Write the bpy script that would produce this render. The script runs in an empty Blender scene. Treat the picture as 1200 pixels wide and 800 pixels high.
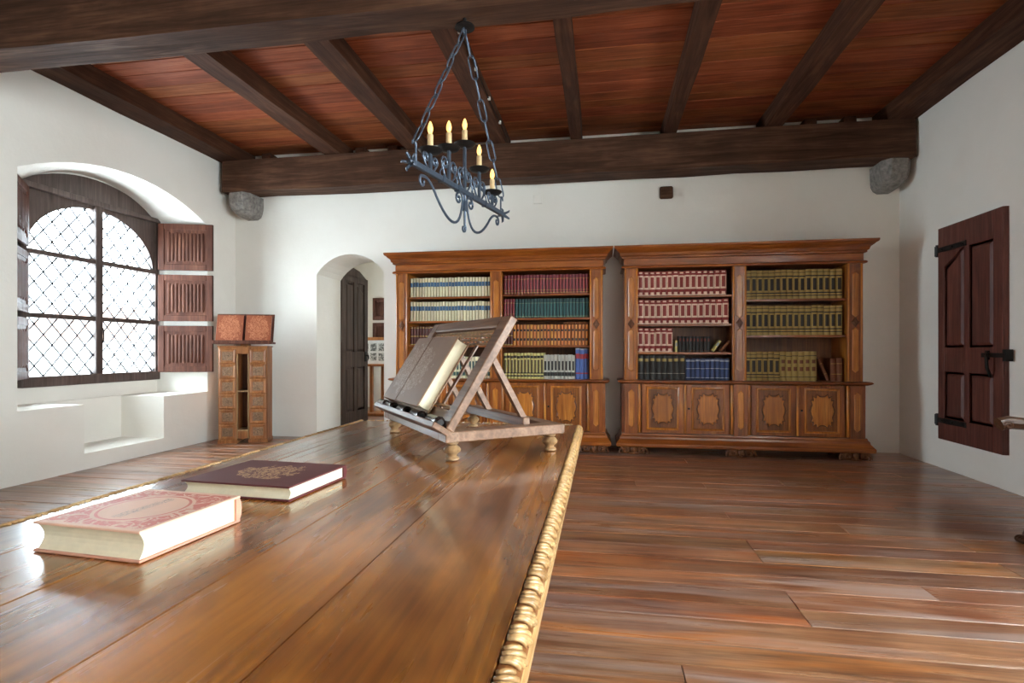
import bpy, bmesh, math, random
from mathutils import Vector, Matrix
random.seed(7)
PI = math.pi
SC = bpy.context.scene
C = SC.collection

# ------------------------------------------------------------------ camera
FPX, VY, CAMZ = 640.0, 410.0, 1.2          # focal length in px of a 1200x800 frame, horizon row, eye height
YAW = math.atan(105 / FPX)
cam = bpy.data.cameras.new('camera')
cam.sensor_width = 36.0
cam.lens = FPX / 1200 * 36
cam.shift_y = (VY - 400) / 1200
cam.clip_start = 0.05
camo = bpy.data.objects.new('camera', cam)
camo.location = (0, 0, CAMZ)
camo.rotation_euler = (PI / 2, 0, YAW)
C.objects.link(camo)
SC.camera = camo

# ------------------------------------------------------------------ sky, daylight portals, exposure
SKY = 19.0
w = bpy.data.worlds.new('sky'); SC.world = w
w.use_nodes = True
bg = w.node_tree.nodes['Background']
bg.inputs[0].default_value = (0.84, 0.935, 1.0, 1)
bg.inputs[1].default_value = SKY
SC.view_settings.view_transform = 'Standard'
SC.view_settings.look = 'None'
SC.view_settings.gamma = 1.0
SC.view_settings.use_curve_mapping = False
SC.view_settings.exposure = 1.42
SC.cycles.use_denoising = True
SC.cycles.max_bounces = 10
SC.cycles.diffuse_bounces = 7
SC.cycles.glossy_bounces = 4
SC.cycles.transparent_max_bounces = 12
SC.cycles.sample_clamp_indirect = 12.0

def portal(loc, rot, sx, sy):
    l = bpy.data.lights.new('window_portal', 'AREA'); l.shape = 'RECTANGLE'
    l.size = sx; l.size_y = sy
    l.cycles.is_portal = True
    o = bpy.data.objects.new('window_portal', l); C.objects.link(o)
    o.location = loc; o.rotation_euler = rot
    return o
portal((-6.05, 5.41, 2.0), (0, -PI / 2, 0), 2.5, 2.0)       # the lattice window in the long wall
portal((4.25, 1.3, 2.0), (0, PI / 2, 0), 2.5, 2.2)          # window in the opposite wall, behind the frame edge
portal((4.25, -1.6, 2.0), (0, PI / 2, 0), 2.5, 2.2)  # added rear window, unseen, there to brighten the room
portal((-5.75, 9.6, 1.75), (0, -PI / 2, 0), 1.1, 0.9)        # window of the small room beyond the arch

# ------------------------------------------------------------------ materials
MATS = {}
def lin(c):
    return tuple((x / 255 / 12.92) if x / 255 <= 0.04045 else ((x / 255 + 0.055) / 1.055) ** 2.4 for x in c) + (1,)

class NT:
    def __init__(s, name):
        s.m = bpy.data.materials.new(name); s.m.use_nodes = True
        s.t = s.m.node_tree; s.n = s.t.nodes; s.l = s.t.links
        s.b = s.n['Principled BSDF']; s.out = s.n['Material Output']
    def new(s, typ, **kw):
        x = s.n.new(typ)
        for k, v in kw.items(): setattr(x, k, v)
        return x
    def link(s, a, b): s.l.new(a, b)
    def coords(s, kind):
        if kind == 'W': return s.new('ShaderNodeNewGeometry').outputs['Position']
        return s.new('ShaderNodeTexCoord').outputs['Object']
    def rnd(s): return s.new('ShaderNodeObjectInfo').outputs['Random']
    def math(s, op, a, b=None, clamp=False):
        x = s.new('ShaderNodeMath', operation=op, use_clamp=clamp)
        for i, q in enumerate((a, b)):
            if q is None: continue
            if isinstance(q, (int, float)): x.inputs[i].default_value = q
            else: s.link(q, x.inputs[i])
        return x.outputs[0]
    def mapping(s, vec, scale, loc=(0, 0, 0), rnd=0.0):
        mp = s.new('ShaderNodeMapping'); mp.inputs['Scale'].default_value = scale; mp.inputs['Location'].default_value = loc
        if rnd:
            m = s.math('MULTIPLY', s.rnd(), rnd)
            cb = s.new('ShaderNodeCombineXYZ'); s.link(m, cb.inputs[0]); s.link(m, cb.inputs[1]); s.link(m, cb.inputs[2])
            ad = s.new('ShaderNodeVectorMath', operation='ADD'); s.link(vec, ad.inputs[0]); s.link(cb.outputs[0], ad.inputs[1])
            vec = ad.outputs[0]
        s.link(vec, mp.inputs['Vector']); return mp.outputs[0]
    def noise(s, vec, scale=1.0, detail=4.0, rough=0.55, dist=0.0):
        x = s.new('ShaderNodeTexNoise'); x.inputs['Scale'].default_value = scale; x.inputs['Detail'].default_value = detail
        x.inputs['Roughness'].default_value = rough; x.inputs['Distortion'].default_value = dist
        s.link(vec, x.inputs['Vector']); return x.outputs['Fac']
    def ramp(s, fac, stops):
        r = s.new('ShaderNodeValToRGB'); e = r.color_ramp.elements
        while len(e) < len(stops): e.new(0.5)
        for q, (p, c) in zip(e, stops): q.position = p; q.color = c
        s.link(fac, r.inputs[0]); return r.outputs[0]
    def mix(s, fac, a, b, blend='MIX'):
        x = s.new('ShaderNodeMix', data_type='RGBA', blend_type=blend)
        for i, q in ((0, fac), (6, a), (7, b)):
            if isinstance(q, (int, float)): x.inputs[i].default_value = q
            elif isinstance(q, tuple): x.inputs[i].default_value = q
            else: s.link(q, x.inputs[i])
        return x.outputs[2]
    def maprange(s, v, a, b, c, d):
        x = s.new('ShaderNodeMapRange')
        for i, q in enumerate((a, b, c, d)): x.inputs[i + 1].default_value = q
        s.link(v, x.inputs[0]); return x.outputs[0]
    def hsv(s, col, val=None, hue=None, sat=None):
        x = s.new('ShaderNodeHueSaturation'); s.link(col, x.inputs['Color'])
        if val is not None: s.link(val, x.inputs['Value'])
        if hue is not None: s.link(hue, x.inputs['Hue'])
        if sat is not None: s.link(sat, x.inputs['Saturation'])
        return x.outputs[0]
    def bump(s, h, strength=0.2, dist=0.01):
        x = s.new('ShaderNodeBump'); x.inputs['Strength'].default_value = strength; x.inputs['Distance'].default_value = dist
        s.link(h, x.inputs['Height']); s.link(x.outputs[0], s.b.inputs['Normal'])
    def done(s, rough=0.5, spec=0.5, metal=0.0, coat=0.0, coat_rough=0.1):
        b = s.b.inputs
        if not b['Roughness'].is_linked: b['Roughness'].default_value = rough
        b['Specular IOR Level'].default_value = spec; b['Metallic'].default_value = metal
        b['Coat Weight'].default_value = coat; b['Coat Roughness'].default_value = coat_rough
        return s.m

def wood(name, dark, mid, light, axis='X', coords='W', rough=0.45, coat=0.0, coat_rough=0.12, grain=1.0, rnd=60.0, vary=0.25, hue=0.0, bump=0.15, spec=0.4, blotch=0.35, patches=()):
    t = NT(name); v = t.coords(coords)
    sc = {'X': (0.9, 14, 14), 'Y': (14, 0.9, 14), 'Z': (14, 14, 0.9)}[axis]
    fine = {'X': (3, 90, 90), 'Y': (90, 3, 90), 'Z': (90, 90, 3)}[axis]
    n1 = t.noise(t.mapping(v, tuple(q * grain for q in sc), rnd=rnd), 1.0, 5, 0.6, 1.2)
    n2 = t.noise(t.mapping(v, tuple(q * grain for q in fine), rnd=rnd), 1.0, 3, 0.6)
    n3 = t.noise(t.mapping(v, (2.2, 2.2, 2.2), rnd=rnd), 1.0, 3, 0.6)
    a = t.math('ADD', t.math('MULTIPLY', n1, 0.62), t.math('MULTIPLY', n3, blotch))
    col = t.ramp(a, [(0.28, lin(dark)), (0.5, lin(mid)), (0.72, lin(light))])
    col = t.mix(t.maprange(n2, 0.35, 0.62, 0.35, 0.0), col, lin(tuple(q * 0.55 for q in dark)))
    for pc, psc, lo, hi, amt in patches:      # worn or stained streaks along the grain
        pn = t.noise(t.mapping(v, psc, loc=(pc[0]*0.37, pc[1]*0.21, 0), rnd=rnd*0.4), 1.0, 4, 0.6, 0.8)
        col = t.mix(t.maprange(pn, lo, hi, 0.0, amt), col, lin(pc))
    r = t.rnd()
    hs = t.maprange(r, 0, 1, 0.5 - hue, 0.5 + hue) if hue else None
    col = t.hsv(col, val=t.maprange(t.math('FRACT', t.math('MULTIPLY', r, 7.31)), 0, 1, 1 - vary, 1 + vary), hue=hs)
    t.link(col, t.b.inputs['Base Color'])
    t.link(t.maprange(n1, 0.3, 0.7, rough * 1.15, rough * 0.85), t.b.inputs['Roughness'])
    t.bump(n2, bump, 0.004)
    return t.done(spec=spec, coat=coat, coat_rough=coat_rough)

def plain(name, col, rough=0.6, metal=0.0, spec=0.4, vary=0.0, coat=0.0, nscale=12.0, namp=0.15, bump=0.0, coords='O', hue=0.0):
    t = NT(name); v = t.mapping(t.coords(coords), (1, 1, 1), rnd=30.0)
    n = t.noise(v, nscale, 4, 0.6)
    c = t.mix(t.maprange(n, 0.3, 0.7, namp, 0.0), lin(col), lin(tuple(q * 0.55 for q in col)))
    if vary:
        r = t.rnd()
        c = t.hsv(c, val=t.maprange(r, 0, 1, 1 - vary, 1 + vary), hue=t.maprange(t.math('FRACT', t.math('MULTIPLY', r, 5.7)), 0, 1, 0.5 - hue, 0.5 + hue))
    t.link(c, t.b.inputs['Base Color'])
    if bump: t.bump(n, bump, 0.01)
    return t.done(rough=rough, metal=metal, spec=spec, coat=coat)

def plaster(name, col, stain):
    t = NT(name); v = t.coords('W')
    n = t.noise(v, 0.8, 5, 0.6); f = t.noise(v, 26, 4, 0.65); g = t.noise(v, 3.5, 3, 0.5)
    c = t.mix(t.maprange(n, 0.42, 0.75, 0, 0.55), lin(col), lin(stain))
    t.link(c, t.b.inputs['Base Color'])
    t.bump(t.math('ADD', t.math('MULTIPLY', f, 0.25), g), 0.22, 0.03)
    return t.done(rough=0.9, spec=0.15)

M = {}
M['plaster'] = plaster('lime_plaster', (236, 232, 224), (224, 217, 206))
M['floor'] = wood('floor_boards', (72, 41, 26), (128, 79, 50), (168, 120, 86), 'X', 'W', rough=0.30, coat=0.35, coat_rough=0.22, rnd=80, vary=0.24, hue=0.008, bump=0.22, spec=0.5, blotch=0.6, patches=(((204, 118, 46), (0.5, 5, 5), 0.52, 0.70, 0.75), ((158, 136, 126), (0.6, 7, 7), 0.50, 0.68, 0.7), ((74, 44, 34), (0.9, 9, 9), 0.55, 0.72, 0.6)))
M['gap'] = plain('dark_gap', (30, 20, 14), 0.9)
M['ceil'] = wood('ceiling_boards', (100, 48, 26), (150, 78, 42), (184, 108, 66), 'X', 'W', rough=0.6, rnd=80, vary=0.2, hue=0.006, bump=0.2, spec=0.25)
M['beam'] = wood('old_beam', (46, 28, 19), (78, 51, 36), (114, 81, 60), 'X', 'W', rough=0.75, rnd=40, vary=0.1, bump=0.5, spec=0.2)
M['joist'] = wood('old_joist', (48, 27, 17), (78, 47, 31), (108, 71, 49), 'Y', 'W', rough=0.75, rnd=40, vary=0.12, bump=0.4, spec=0.2)
M['table'] = wood('table_top', (60, 29, 9), (120, 66, 22), (176, 112, 46), 'Y', 'W', rough=0.27, coat=0.6, coat_rough=0.13, rnd=80, vary=0.14, bump=0.10, grain=0.55, blotch=0.62, patches=(((196, 122, 42), (3, 0.8, 3), 0.5, 0.66, 0.6), ((62, 34, 16), (3.5, 0.9, 3), 0.52, 0.68, 0.7)))
M['tablebase'] = wood('table_base', (78, 44, 22), (118, 70, 34), (150, 98, 52), 'Y', 'W', rough=0.4, rnd=20, vary=0.05)
M['carve'] = wood('carved_edge', (132, 92, 52), (196, 154, 102), (228, 194, 144), 'Y', 'W', rough=0.3, coat=0.3, rnd=20, vary=0.06, bump=0.08)
M['case_z'] = wood('walnut_upright', (98, 46, 13), (156, 82, 25), (202, 124, 48), 'Z', 'W', rough=0.36, coat=0.4, rnd=60, vary=0.1, bump=0.08)
M['case_x'] = wood('walnut_rail', (94, 44, 13), (150, 78, 25), (194, 118, 46), 'X', 'W', rough=0.36, coat=0.4, rnd=60, vary=0.08, bump=0.08)
M['case_in'] = wood('walnut_inlay', (134, 72, 20), (192, 114, 38), (228, 156, 68), 'Z', 'W', rough=0.34, coat=0.4, rnd=60, vary=0.14, bump=0.06)
M['case_dark'] = wood('walnut_recess', (70, 36, 15), (108, 60, 25), (136, 82, 36), 'Z', 'W', rough=0.45, rnd=60, vary=0.08, bump=0.08)
M['case_mid'] = wood('walnut_field', (92, 48, 17), (140, 80, 30), (176, 112, 50), 'Z', 'W', rough=0.4, coat=0.2, rnd=60, vary=0.12, bump=0.08)
M['shut'] = wood('shutter_wood', (62, 35, 27), (96, 58, 45), (128, 84, 66), 'Z', 'W', rough=0.62, spec=0.2, rnd=60, vary=0.08, bump=0.12)
M['winwood'] = wood('window_wood', (62, 49, 44), (92, 76, 70), (120, 104, 97), 'Z', 'W', rough=0.5, rnd=60, vary=0.06, bump=0.12)
M['doorwood'] = wood('dark_door', (56, 42, 36), (84, 64, 55), (110, 86, 74), 'Z', 'W', rough=0.55, rnd=60, vary=0.08, bump=0.25)
M['doorred'] = wood('shutter_door', (68, 34, 28), (104, 56, 46), (132, 80, 66), 'Z', 'W', rough=0.5, rnd=60, vary=0.08, bump=0.3)
M['cab_z'] = wood('cabinet_oak', (112, 64, 32), (164, 104, 58), (204, 146, 94), 'Z', 'O', rough=0.45, rnd=60, vary=0.12, bump=0.12)
M['carvepan'] = plain('carved_panel_wood', (158, 122, 92), 0.4, vary=0.15, nscale=55, namp=0.8, bump=0.9)
M['lec_x'] = wood('lectern_wood', (96, 66, 48), (140, 104, 80), (180, 144, 116), 'Y', 'O', rough=0.4, rnd=60, vary=0.08, bump=0.12)
M['lec_turn'] = wood('lectern_turned', (116, 86, 56), (172, 136, 96), (212, 180, 138), 'Z', 'O', rough=0.3, coat=0.3, rnd=60, vary=0.06)
M['ezl'] = wood('easel_wood', (128, 70, 30), (178, 108, 52), (208, 142, 80), 'Z', 'W', rough=0.45, rnd=60, vary=0.08)
M['chair'] = wood('chair_wood', (54, 32, 19), (86, 54, 33), (120, 80, 50), 'X', 'O', rough=0.4, rnd=60, vary=0.06)
M['iron'] = plain('wrought_iron', (90, 100, 114), 0.42, metal=0.6, nscale=40, namp=0.4, bump=0.2)
M['ironblack'] = plain('black_iron', (44, 40, 38), 0.5, metal=0.6, nscale=40, namp=0.3, bump=0.2)
M['lead'] = plain('lead_came', (62, 64, 68), 0.6, metal=0.3)
M['wax'] = plain('candle_sleeve', (222, 190, 140), 0.55, nscale=30, namp=0.3)
M['brass'] = plain('brass', (176, 140, 80), 0.35, metal=0.8)
M['stone'] = plain('rough_stone', (158, 152, 146), 0.9, nscale=22, namp=0.8, bump=1.0, coords='W')
M['pages'] = plain('pages', (226, 214, 186), 0.8, nscale=60, namp=0.12)
M['white'] = plain('white_card', (228, 228, 222), 0.7)
M['tape'] = plain('dark_leather_pad', (36, 30, 28), 0.25, coat=0.4)
M['house'] = plain('pale_render', (205, 200, 192), 0.9, nscale=1.0, coords='W')
M['housewin'] = plain('dark_window', (60, 66, 74), 0.3)
M['roof'] = plain('roof_tile', (150, 110, 92), 0.9, nscale=2.0)

def glass_mat(name, tint):
    t = NT(name)
    tr = t.new('ShaderNodeBsdfTransparent'); tr.inputs[0].default_value = tint
    gl = t.new('ShaderNodeBsdfGlossy'); gl.inputs['Roughness'].default_value = 0.05
    n = t.noise(t.coords('W'), 9.0, 2); bp = t.new('ShaderNodeBump'); bp.inputs['Strength'].default_value = 0.15
    t.link(n, bp.inputs['Height']); t.link(bp.outputs[0], gl.inputs['Normal'])
    mx = t.new('ShaderNodeMixShader'); mx.inputs[0].default_value = 0.07
    t.link(tr.outputs[0], mx.inputs[1]); t.link(gl.outputs[0], mx.inputs[2]); t.link(mx.outputs[0], t.out.inputs['Surface'])
    return t.m
M['glass'] = glass_mat('window_glass', (0.96, 0.985, 0.98, 1))
M['oldglass'] = glass_mat('old_leaded_glass', (0.80, 0.83, 0.84, 1))
def bulb_mat():
    t = NT('lit_bulb'); t.b.inputs['Base Color'].default_value = (0.9, 0.5, 0.12, 1)
    t.b.inputs['Emission Color'].default_value = (1.0, 0.56, 0.14, 1); t.b.inputs['Emission Strength'].default_value = 0.9
    return t.done(rough=0.1)
M['bulb'] = bulb_mat()

def cover_mat(name, base, ink, inner, outer, thr, scale, ring=True, script=False):
    # printed / blocked cover: oval ornament in the book's own coordinates (origin at the middle of the cover)
    t = NT(name); v = t.coords('O')
    sp = t.new('ShaderNodeSeparateXYZ'); t.link(v, sp.inputs[0])
    x, y = sp.outputs[0], sp.outputs[1]
    rr = t.math('SQRT', t.math('ADD', t.math('POWER', t.math('DIVIDE', x, inner[0]), 2.0), t.math('POWER', t.math('DIVIDE', y, inner[1]), 2.0)))
    rad = t.math('SQRT', t.math('ADD', t.math('POWER', t.math('DIVIDE', x, outer[0]), 2.0), t.math('POWER', t.math('DIVIDE', y, outer[1]), 2.0)))
    wv = t.noise(v, scale, 3, 0.6, 1.5)
    band = t.math('ABSOLUTE', t.math('SUBTRACT', wv, 0.5))
    orn = t.math('LESS_THAN', band, thr)
    if ring:
        box = t.math('MULTIPLY', t.math('LESS_THAN', t.math('ABSOLUTE', x), outer[0]), t.math('LESS_THAN', t.math('ABSOLUTE', y), outer[1]))
        region = t.math('MULTIPLY', box, t.math('GREATER_THAN', rr, 1.12))
        l1 = t.math('LESS_THAN', t.math('ABSOLUTE', t.math('SUBTRACT', rr, 1.0)), 0.035)
        mask = t.math('MAXIMUM', t.math('MULTIPLY', orn, region), l1)
    else:
        region = t.math('LESS_THAN', t.math('ADD', rad, t.math('MULTIPLY', t.math('SUBTRACT', t.noise(v, 22.0, 2), 0.5), 1.1)), 0.8)
        mask = t.math('MULTIPLY', orn, region)
    n = t.noise(v, 9, 4)
    col = t.mix(t.maprange(n, 0.35, 0.7, 0.0, 0.25), lin(base), lin(tuple(q * 0.75 for q in base)))
    col = t.mix(t.math('MULTIPLY', mask, 0.85), col, lin(ink))
    if script:      # two faint lines of unreadable hand lettering across the middle of the oval
        sn = t.noise(t.mapping(v, (60, 230, 1)), 1.0, 2, 0.5, 2.0)
        l = t.math('MULTIPLY', t.math('LESS_THAN', t.math('ABSOLUTE', t.math('SUBTRACT', sn, 0.5)), 0.035), t.math('MULTIPLY', t.math('LESS_THAN', t.math('ABSOLUTE', y), 0.012), t.math('LESS_THAN', t.math('ABSOLUTE', x), 0.07)))
        col = t.mix(t.math('MULTIPLY', l, 0.8), col, lin((70, 52, 48)))
    t.link(col, t.b.inputs['Base Color'])
    return t.done(rough=0.55, spec=0.3)
M['cover_red'] = cover_mat('pink_printed_cover', (238, 192, 164), (208, 98, 84), (0.085, 0.085), (0.118, 0.122), 0.075, 26, True, True)
M['cover_maroon'] = cover_mat('maroon_cover', (104, 56, 56), (200, 160, 116), (0.08, 0.06), (0.105, 0.12), 0.055, 44, False)
M['maroon'] = plain('maroon_cloth', (98, 44, 46), 0.6, nscale=30)
M['pinkcloth'] = plain('pink_cloth', (206, 148, 124), 0.6, nscale=30)
M['folio'] = cover_mat('grey_brown_leather', (146, 112, 86), (190, 166, 142), (0.1, 0.05), (0.15, 0.24), 0.04, 60, False)
M['tooled'] = cover_mat('tooled_leather', (146, 78, 50), (198, 128, 92), (0.12, 0.16), (0.16, 0.22), 0.045, 40, False)

def print_mat():
    t = NT('printed_sheet'); v = t.coords('O')
    n = t.noise(v, 40, 3)
    t.link(t.mix(t.math('GREATER_THAN', n, 0.52), lin((92, 92, 88)), lin((190, 190, 182))), t.b.inputs['Base Color'])
    return t.done(rough=0.7)
M['print'] = print_mat()

# ------------------------------------------------------------------ mesh helpers
class MB:
    def __init__(s): s.bm = bmesh.new(); s.mi = 0
    def face(s, vs):
        try:
            f = s.bm.faces.new(vs); f.material_index = s.mi; return f
        except ValueError: return None
    def v(s, p): return s.bm.verts.new(p)
    def box(s, a, b, bev=0.0):
        x0, y0, z0 = a; x1, y1, z1 = b
        if bev <= 0:
            vs = [s.v(p) for p in ((x0,y0,z0),(x1,y0,z0),(x1,y1,z0),(x0,y1,z0),(x0,y0,z1),(x1,y0,z1),(x1,y1,z1),(x0,y1,z1))]
            for f in ((3,2,1,0),(4,5,6,7),(0,1,5,4),(1,2,6,5),(2,3,7,6),(3,0,4,7)): s.face([vs[i] for i in f])
            return vs
        tmp = bmesh.new(); bmesh.ops.create_cube(tmp, size=1.0)
        for q in tmp.verts: q.co = Vector(((x0+x1)/2 + q.co.x*(x1-x0), (y0+y1)/2 + q.co.y*(y1-y0), (z0+z1)/2 + q.co.z*(z1-z0)))
        bmesh.ops.bevel(tmp, geom=tmp.edges[:], offset=bev, segments=1, affect='EDGES', profile=0.5)
        return s.merge(tmp)
    def merge(s, tmp):
        mp = {q: s.v(q.co) for q in tmp.verts}
        for f in tmp.faces: s.face([mp[q] for q in f.verts])
        r = list(mp.values()); tmp.free(); return r
    def xf(s, vs, m):
        for q in vs: q.co = m @ q.co
        return vs
    def loft(s, loops, close=True, caps=True):
        L = [[s.v(p) for p in lp] for lp in loops]; n = len(L[0])
        for a, b in zip(L, L[1:]):
            for i in range(n if close else n - 1):
                j = (i + 1) % n; s.face([a[i], a[j], b[j], b[i]])
        if caps: s.face(L[0][::-1]); s.face(L[-1])
        return [q for l in L for q in l]
    def prism(s, poly, axis, a, b):
        # poly: 2-D outline; axis: the direction it is extruded along
        def P(u, v, h): return {'X': (h, u, v), 'Y': (u, h, v), 'Z': (u, v, h)}[axis]
        return s.loft([[P(u, v, a) for u, v in poly], [P(u, v, b) for u, v in poly]])
    def lathe(s, prof, n=12, centre=(0, 0, 0), caps=True):
        cx, cy, cz = centre
        return s.loft([[(cx + r*math.cos(2*PI*i/n), cy + r*math.sin(2*PI*i/n), cz + z) for i in range(n)] for r, z in prof], caps=caps)
    def tube(s, pts, r, n=6, closed=False, flat=1.0):
        pts = [Vector(p) for p in pts]; N = len(pts); loops = []
        up0 = None
        for i, p in enumerate(pts):
            if closed: t = pts[(i+1) % N] - pts[i-1]
            else: t = pts[min(i+1, N-1)] - pts[max(i-1, 0)]
            t.normalize()
            if up0 is None:
                up0 = Vector((0, 0, 1)) if abs(t.z) < 0.9 else Vector((1, 0, 0))
            sd = t.cross(up0)
            if sd.length < 1e-5: sd = t.cross(Vector((0.3, 1, 0.2)))
            sd.normalize(); up = sd.cross(t).normalized(); up0 = up
            rr = r[i] if isinstance(r, (list, tuple)) else r
            loops.append([p + sd*math.cos(2*PI*k/n)*rr*flat + up*math.sin(2*PI*k/n)*rr for k in range(n)])
        if closed: loops.append(loops[0]); return s.loft(loops, caps=False)
        return s.loft(loops)
    def sphere(s, c, r, seg=8, rings=5, sc=(1, 1, 1)):
        return s.loft([[(c[0]+sc[0]*r*math.sin(PI*j/rings)*math.cos(2*PI*i/seg), c[1]+sc[1]*r*math.sin(PI*j/rings)*math.sin(2*PI*i/seg), c[2]-sc[2]*r*math.cos(PI*j/rings)) for i in range(seg)] for j in [0.12]+list(range(1, rings))+[rings-0.12]])
    def mesh(s, name, mats, smooth=False):
        bmesh.ops.recalc_face_normals(s.bm, faces=s.bm.faces[:])
        me = bpy.data.meshes.new(name); s.bm.to_mesh(me); s.bm.free()
        for m in (mats if isinstance(mats, (list, tuple)) else [mats]): me.materials.append(m)
        if smooth:
            me.polygons.foreach_set('use_smooth', [True]*len(me.polygons))
            if smooth is not True: me.set_sharp_from_angle(angle=math.radians(smooth))
        return me

def link(name, me, parent=None, loc=None, rot=None, scale=None):
    o = bpy.data.objects.new(name, me); C.objects.link(o)
    if parent is not None: o.parent = parent
    if loc is not None: o.location = loc
    if rot is not None: o.rotation_euler = rot
    if scale is not None: o.scale = scale
    return o
def obj(name, mb, mat, parent=None, smooth=False, **kw): return link(name, mb.mesh(name, mat, smooth), parent, **kw)
def bx(name, a, b, mat, parent=None, bev=0.0, **kw):
    m = MB(); m.box(a, b, bev); return obj(name, m, mat, parent, **kw)
def tag(o, label, cat, group=None):
    o['label'] = label; o['category'] = cat
    if group: o['group'] = group
    return o
def thing(name, label, cat, loc=(0, 0, 0), rz=0.0, group=None):
    o = link(name, None, None, loc, (0, 0, rz)); o.empty_display_size = 0.1
    return tag(o, label, cat, group)
def struct(o): o['kind'] = 'structure'; return o
def cut(o, cutters):
    for c in cutters:
        md = o.modifiers.new('b', 'BOOLEAN'); md.operation = 'DIFFERENCE'; md.object = c; md.solver = 'EXACT'
    dg = bpy.context.evaluated_depsgraph_get(); dg.update()
    me = bpy.data.meshes.new_from_object(o.evaluated_get(dg)); o.modifiers.clear(); o.data = me
    for c in cutters: bpy.data.objects.remove(c)
def cutter(mb): return link('cutter', mb.mesh('cutter', M['plaster']))
def arch(y0, y1, z0, zs, za, n=14):
    # outline (counter-clockwise) of an opening with a segmental top: foot z0, springing zs, crown za
    h = (y1 - y0) / 2; c = (y0 + y1) / 2; rise = za - zs
    R = (h*h + rise*rise) / (2*rise); zc = za - R; a = math.asin(min(1, h / R))
    if rise > h * 0.999: a = PI / 2
    pts = [(y0, z0), (y1, z0)]
    for i in range(n + 1):
        t = a - 2*a*i/n; pts.append((c + R*math.sin(t), zc + R*math.cos(t)))
    return pts

# ------------------------------------------------------------------ the room shell
XL, XR, YB, YN, ZC = -5.12, 3.42, 7.0, -3.0, 3.92
# --- floor
fl = struct(bx('floor', (XL - 0.9, YN, -0.16), (XR + 0.8, 7.02, -0.012), M['gap']))
y = YN
row = 0
while y < YB - 0.02:
    wd = random.uniform(0.15, 0.24); y1 = min(y + wd, YB)
    if YB - y1 < 0.08: y1 = YB
    cuts = [XL] + sorted(random.sample([-4.3, -3.4, -2.5, -1.6, 0.3, 0.9, 1.6, 2.2, 2.8], random.choice((1, 2, 2)))) + [XR]
    for a, b in zip(cuts, cuts[1:]):
        dz = random.uniform(-0.0015, 0.0015)
        bx('plank', (a + 0.0015, y + 0.002, -0.03), (b - 0.0015, y1 - 0.002, dz), M['floor'], fl, bev=0.002)
    y = y1; row += 1

def bay_cut(xw, s, yc):
    # splayed bay and window hole for the plain windows outside the frame; s points out of the room
    f = arch(yc - 1.3, yc + 1.3, 0.655, 2.83, 3.13); b = arch(yc - 1.0, yc + 1.0, 0.655, 2.83, 3.15)
    m = MB(); m.loft([[(xw - s*0.05, p[0], p[1]) for p in f], [(xw + s*0.6, p[0], p[1]) for p in b]]); c1 = cutter(m)
    m = MB(); m.prism(arch(yc - 0.9, yc + 0.9, 0.84, 2.83, 3.13), 'X', xw + s*0.5, xw + s*1.0); return [c1, cutter(m)]
# --- left wall with its deep window bay
WX = -5.72                                   # plane of the lattice window
wl = bx('wall_left', (XL - 0.9, YN, -0.15), (XL, YB + 0.01, 4.05), M['plaster'])
m = MB()
front = arch(4.04, 6.46, 0.655, 2.83, 3.13); back = arch(4.50, 6.30, 0.655, 2.83, 3.17)
def lerp_loop(t): return [(XL + 0.05 + t*(WX - 0.02 - XL - 0.05), a[0]*(1-t) + b[0]*t, a[1]*(1-t) + b[1]*t) for a, b in zip(front, back)]
m.loft([lerp_loop(0), lerp_loop(1)]); c1 = cutter(m)
m = MB(); m.prism(arch(4.56, 6.28, 0.84, 2.83, 3.15), 'X', WX + 0.05, XL - 1.0); c2 = cutter(m)
m = MB(); m.box((XL - 0.58, 4.71, 0.16), (XL + 0.05, 5.72, 0.70)); c3 = cutter(m)
cut(wl, [c1, c2, c3]); struct(wl)

# --- back wall with the arched doorway
wb = bx('wall_back', (XL - 0.9, YB, -0.15), (XR + 0.7, YB + 0.7, 4.05), M['plaster'])
m = MB(); m.prism(arch(-3.88, -2.90, -0.2, 2.24, 2.51), 'Y', YB - 0.05, YB + 0.8); c1 = cutter(m)
cut(wb, [c1]); struct(wb)
# --- right wall with the second window bay (outside the frame) and the wall behind
wr = bx('wall_right', (XR, YN, -0.15), (XR + 0.8, YB + 0.01, 4.05), M['plaster'])
cut(wr, bay_cut(XR, 1, 1.3) + bay_cut(XR, 1, -1.6)); struct(wr)  # the rear bay belongs to the added, unseen window
struct(bx('wall_front', (XL - 0.9, YN - 0.4, -0.15), (XR + 0.8, YN, 4.05), M['plaster']))

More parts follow.
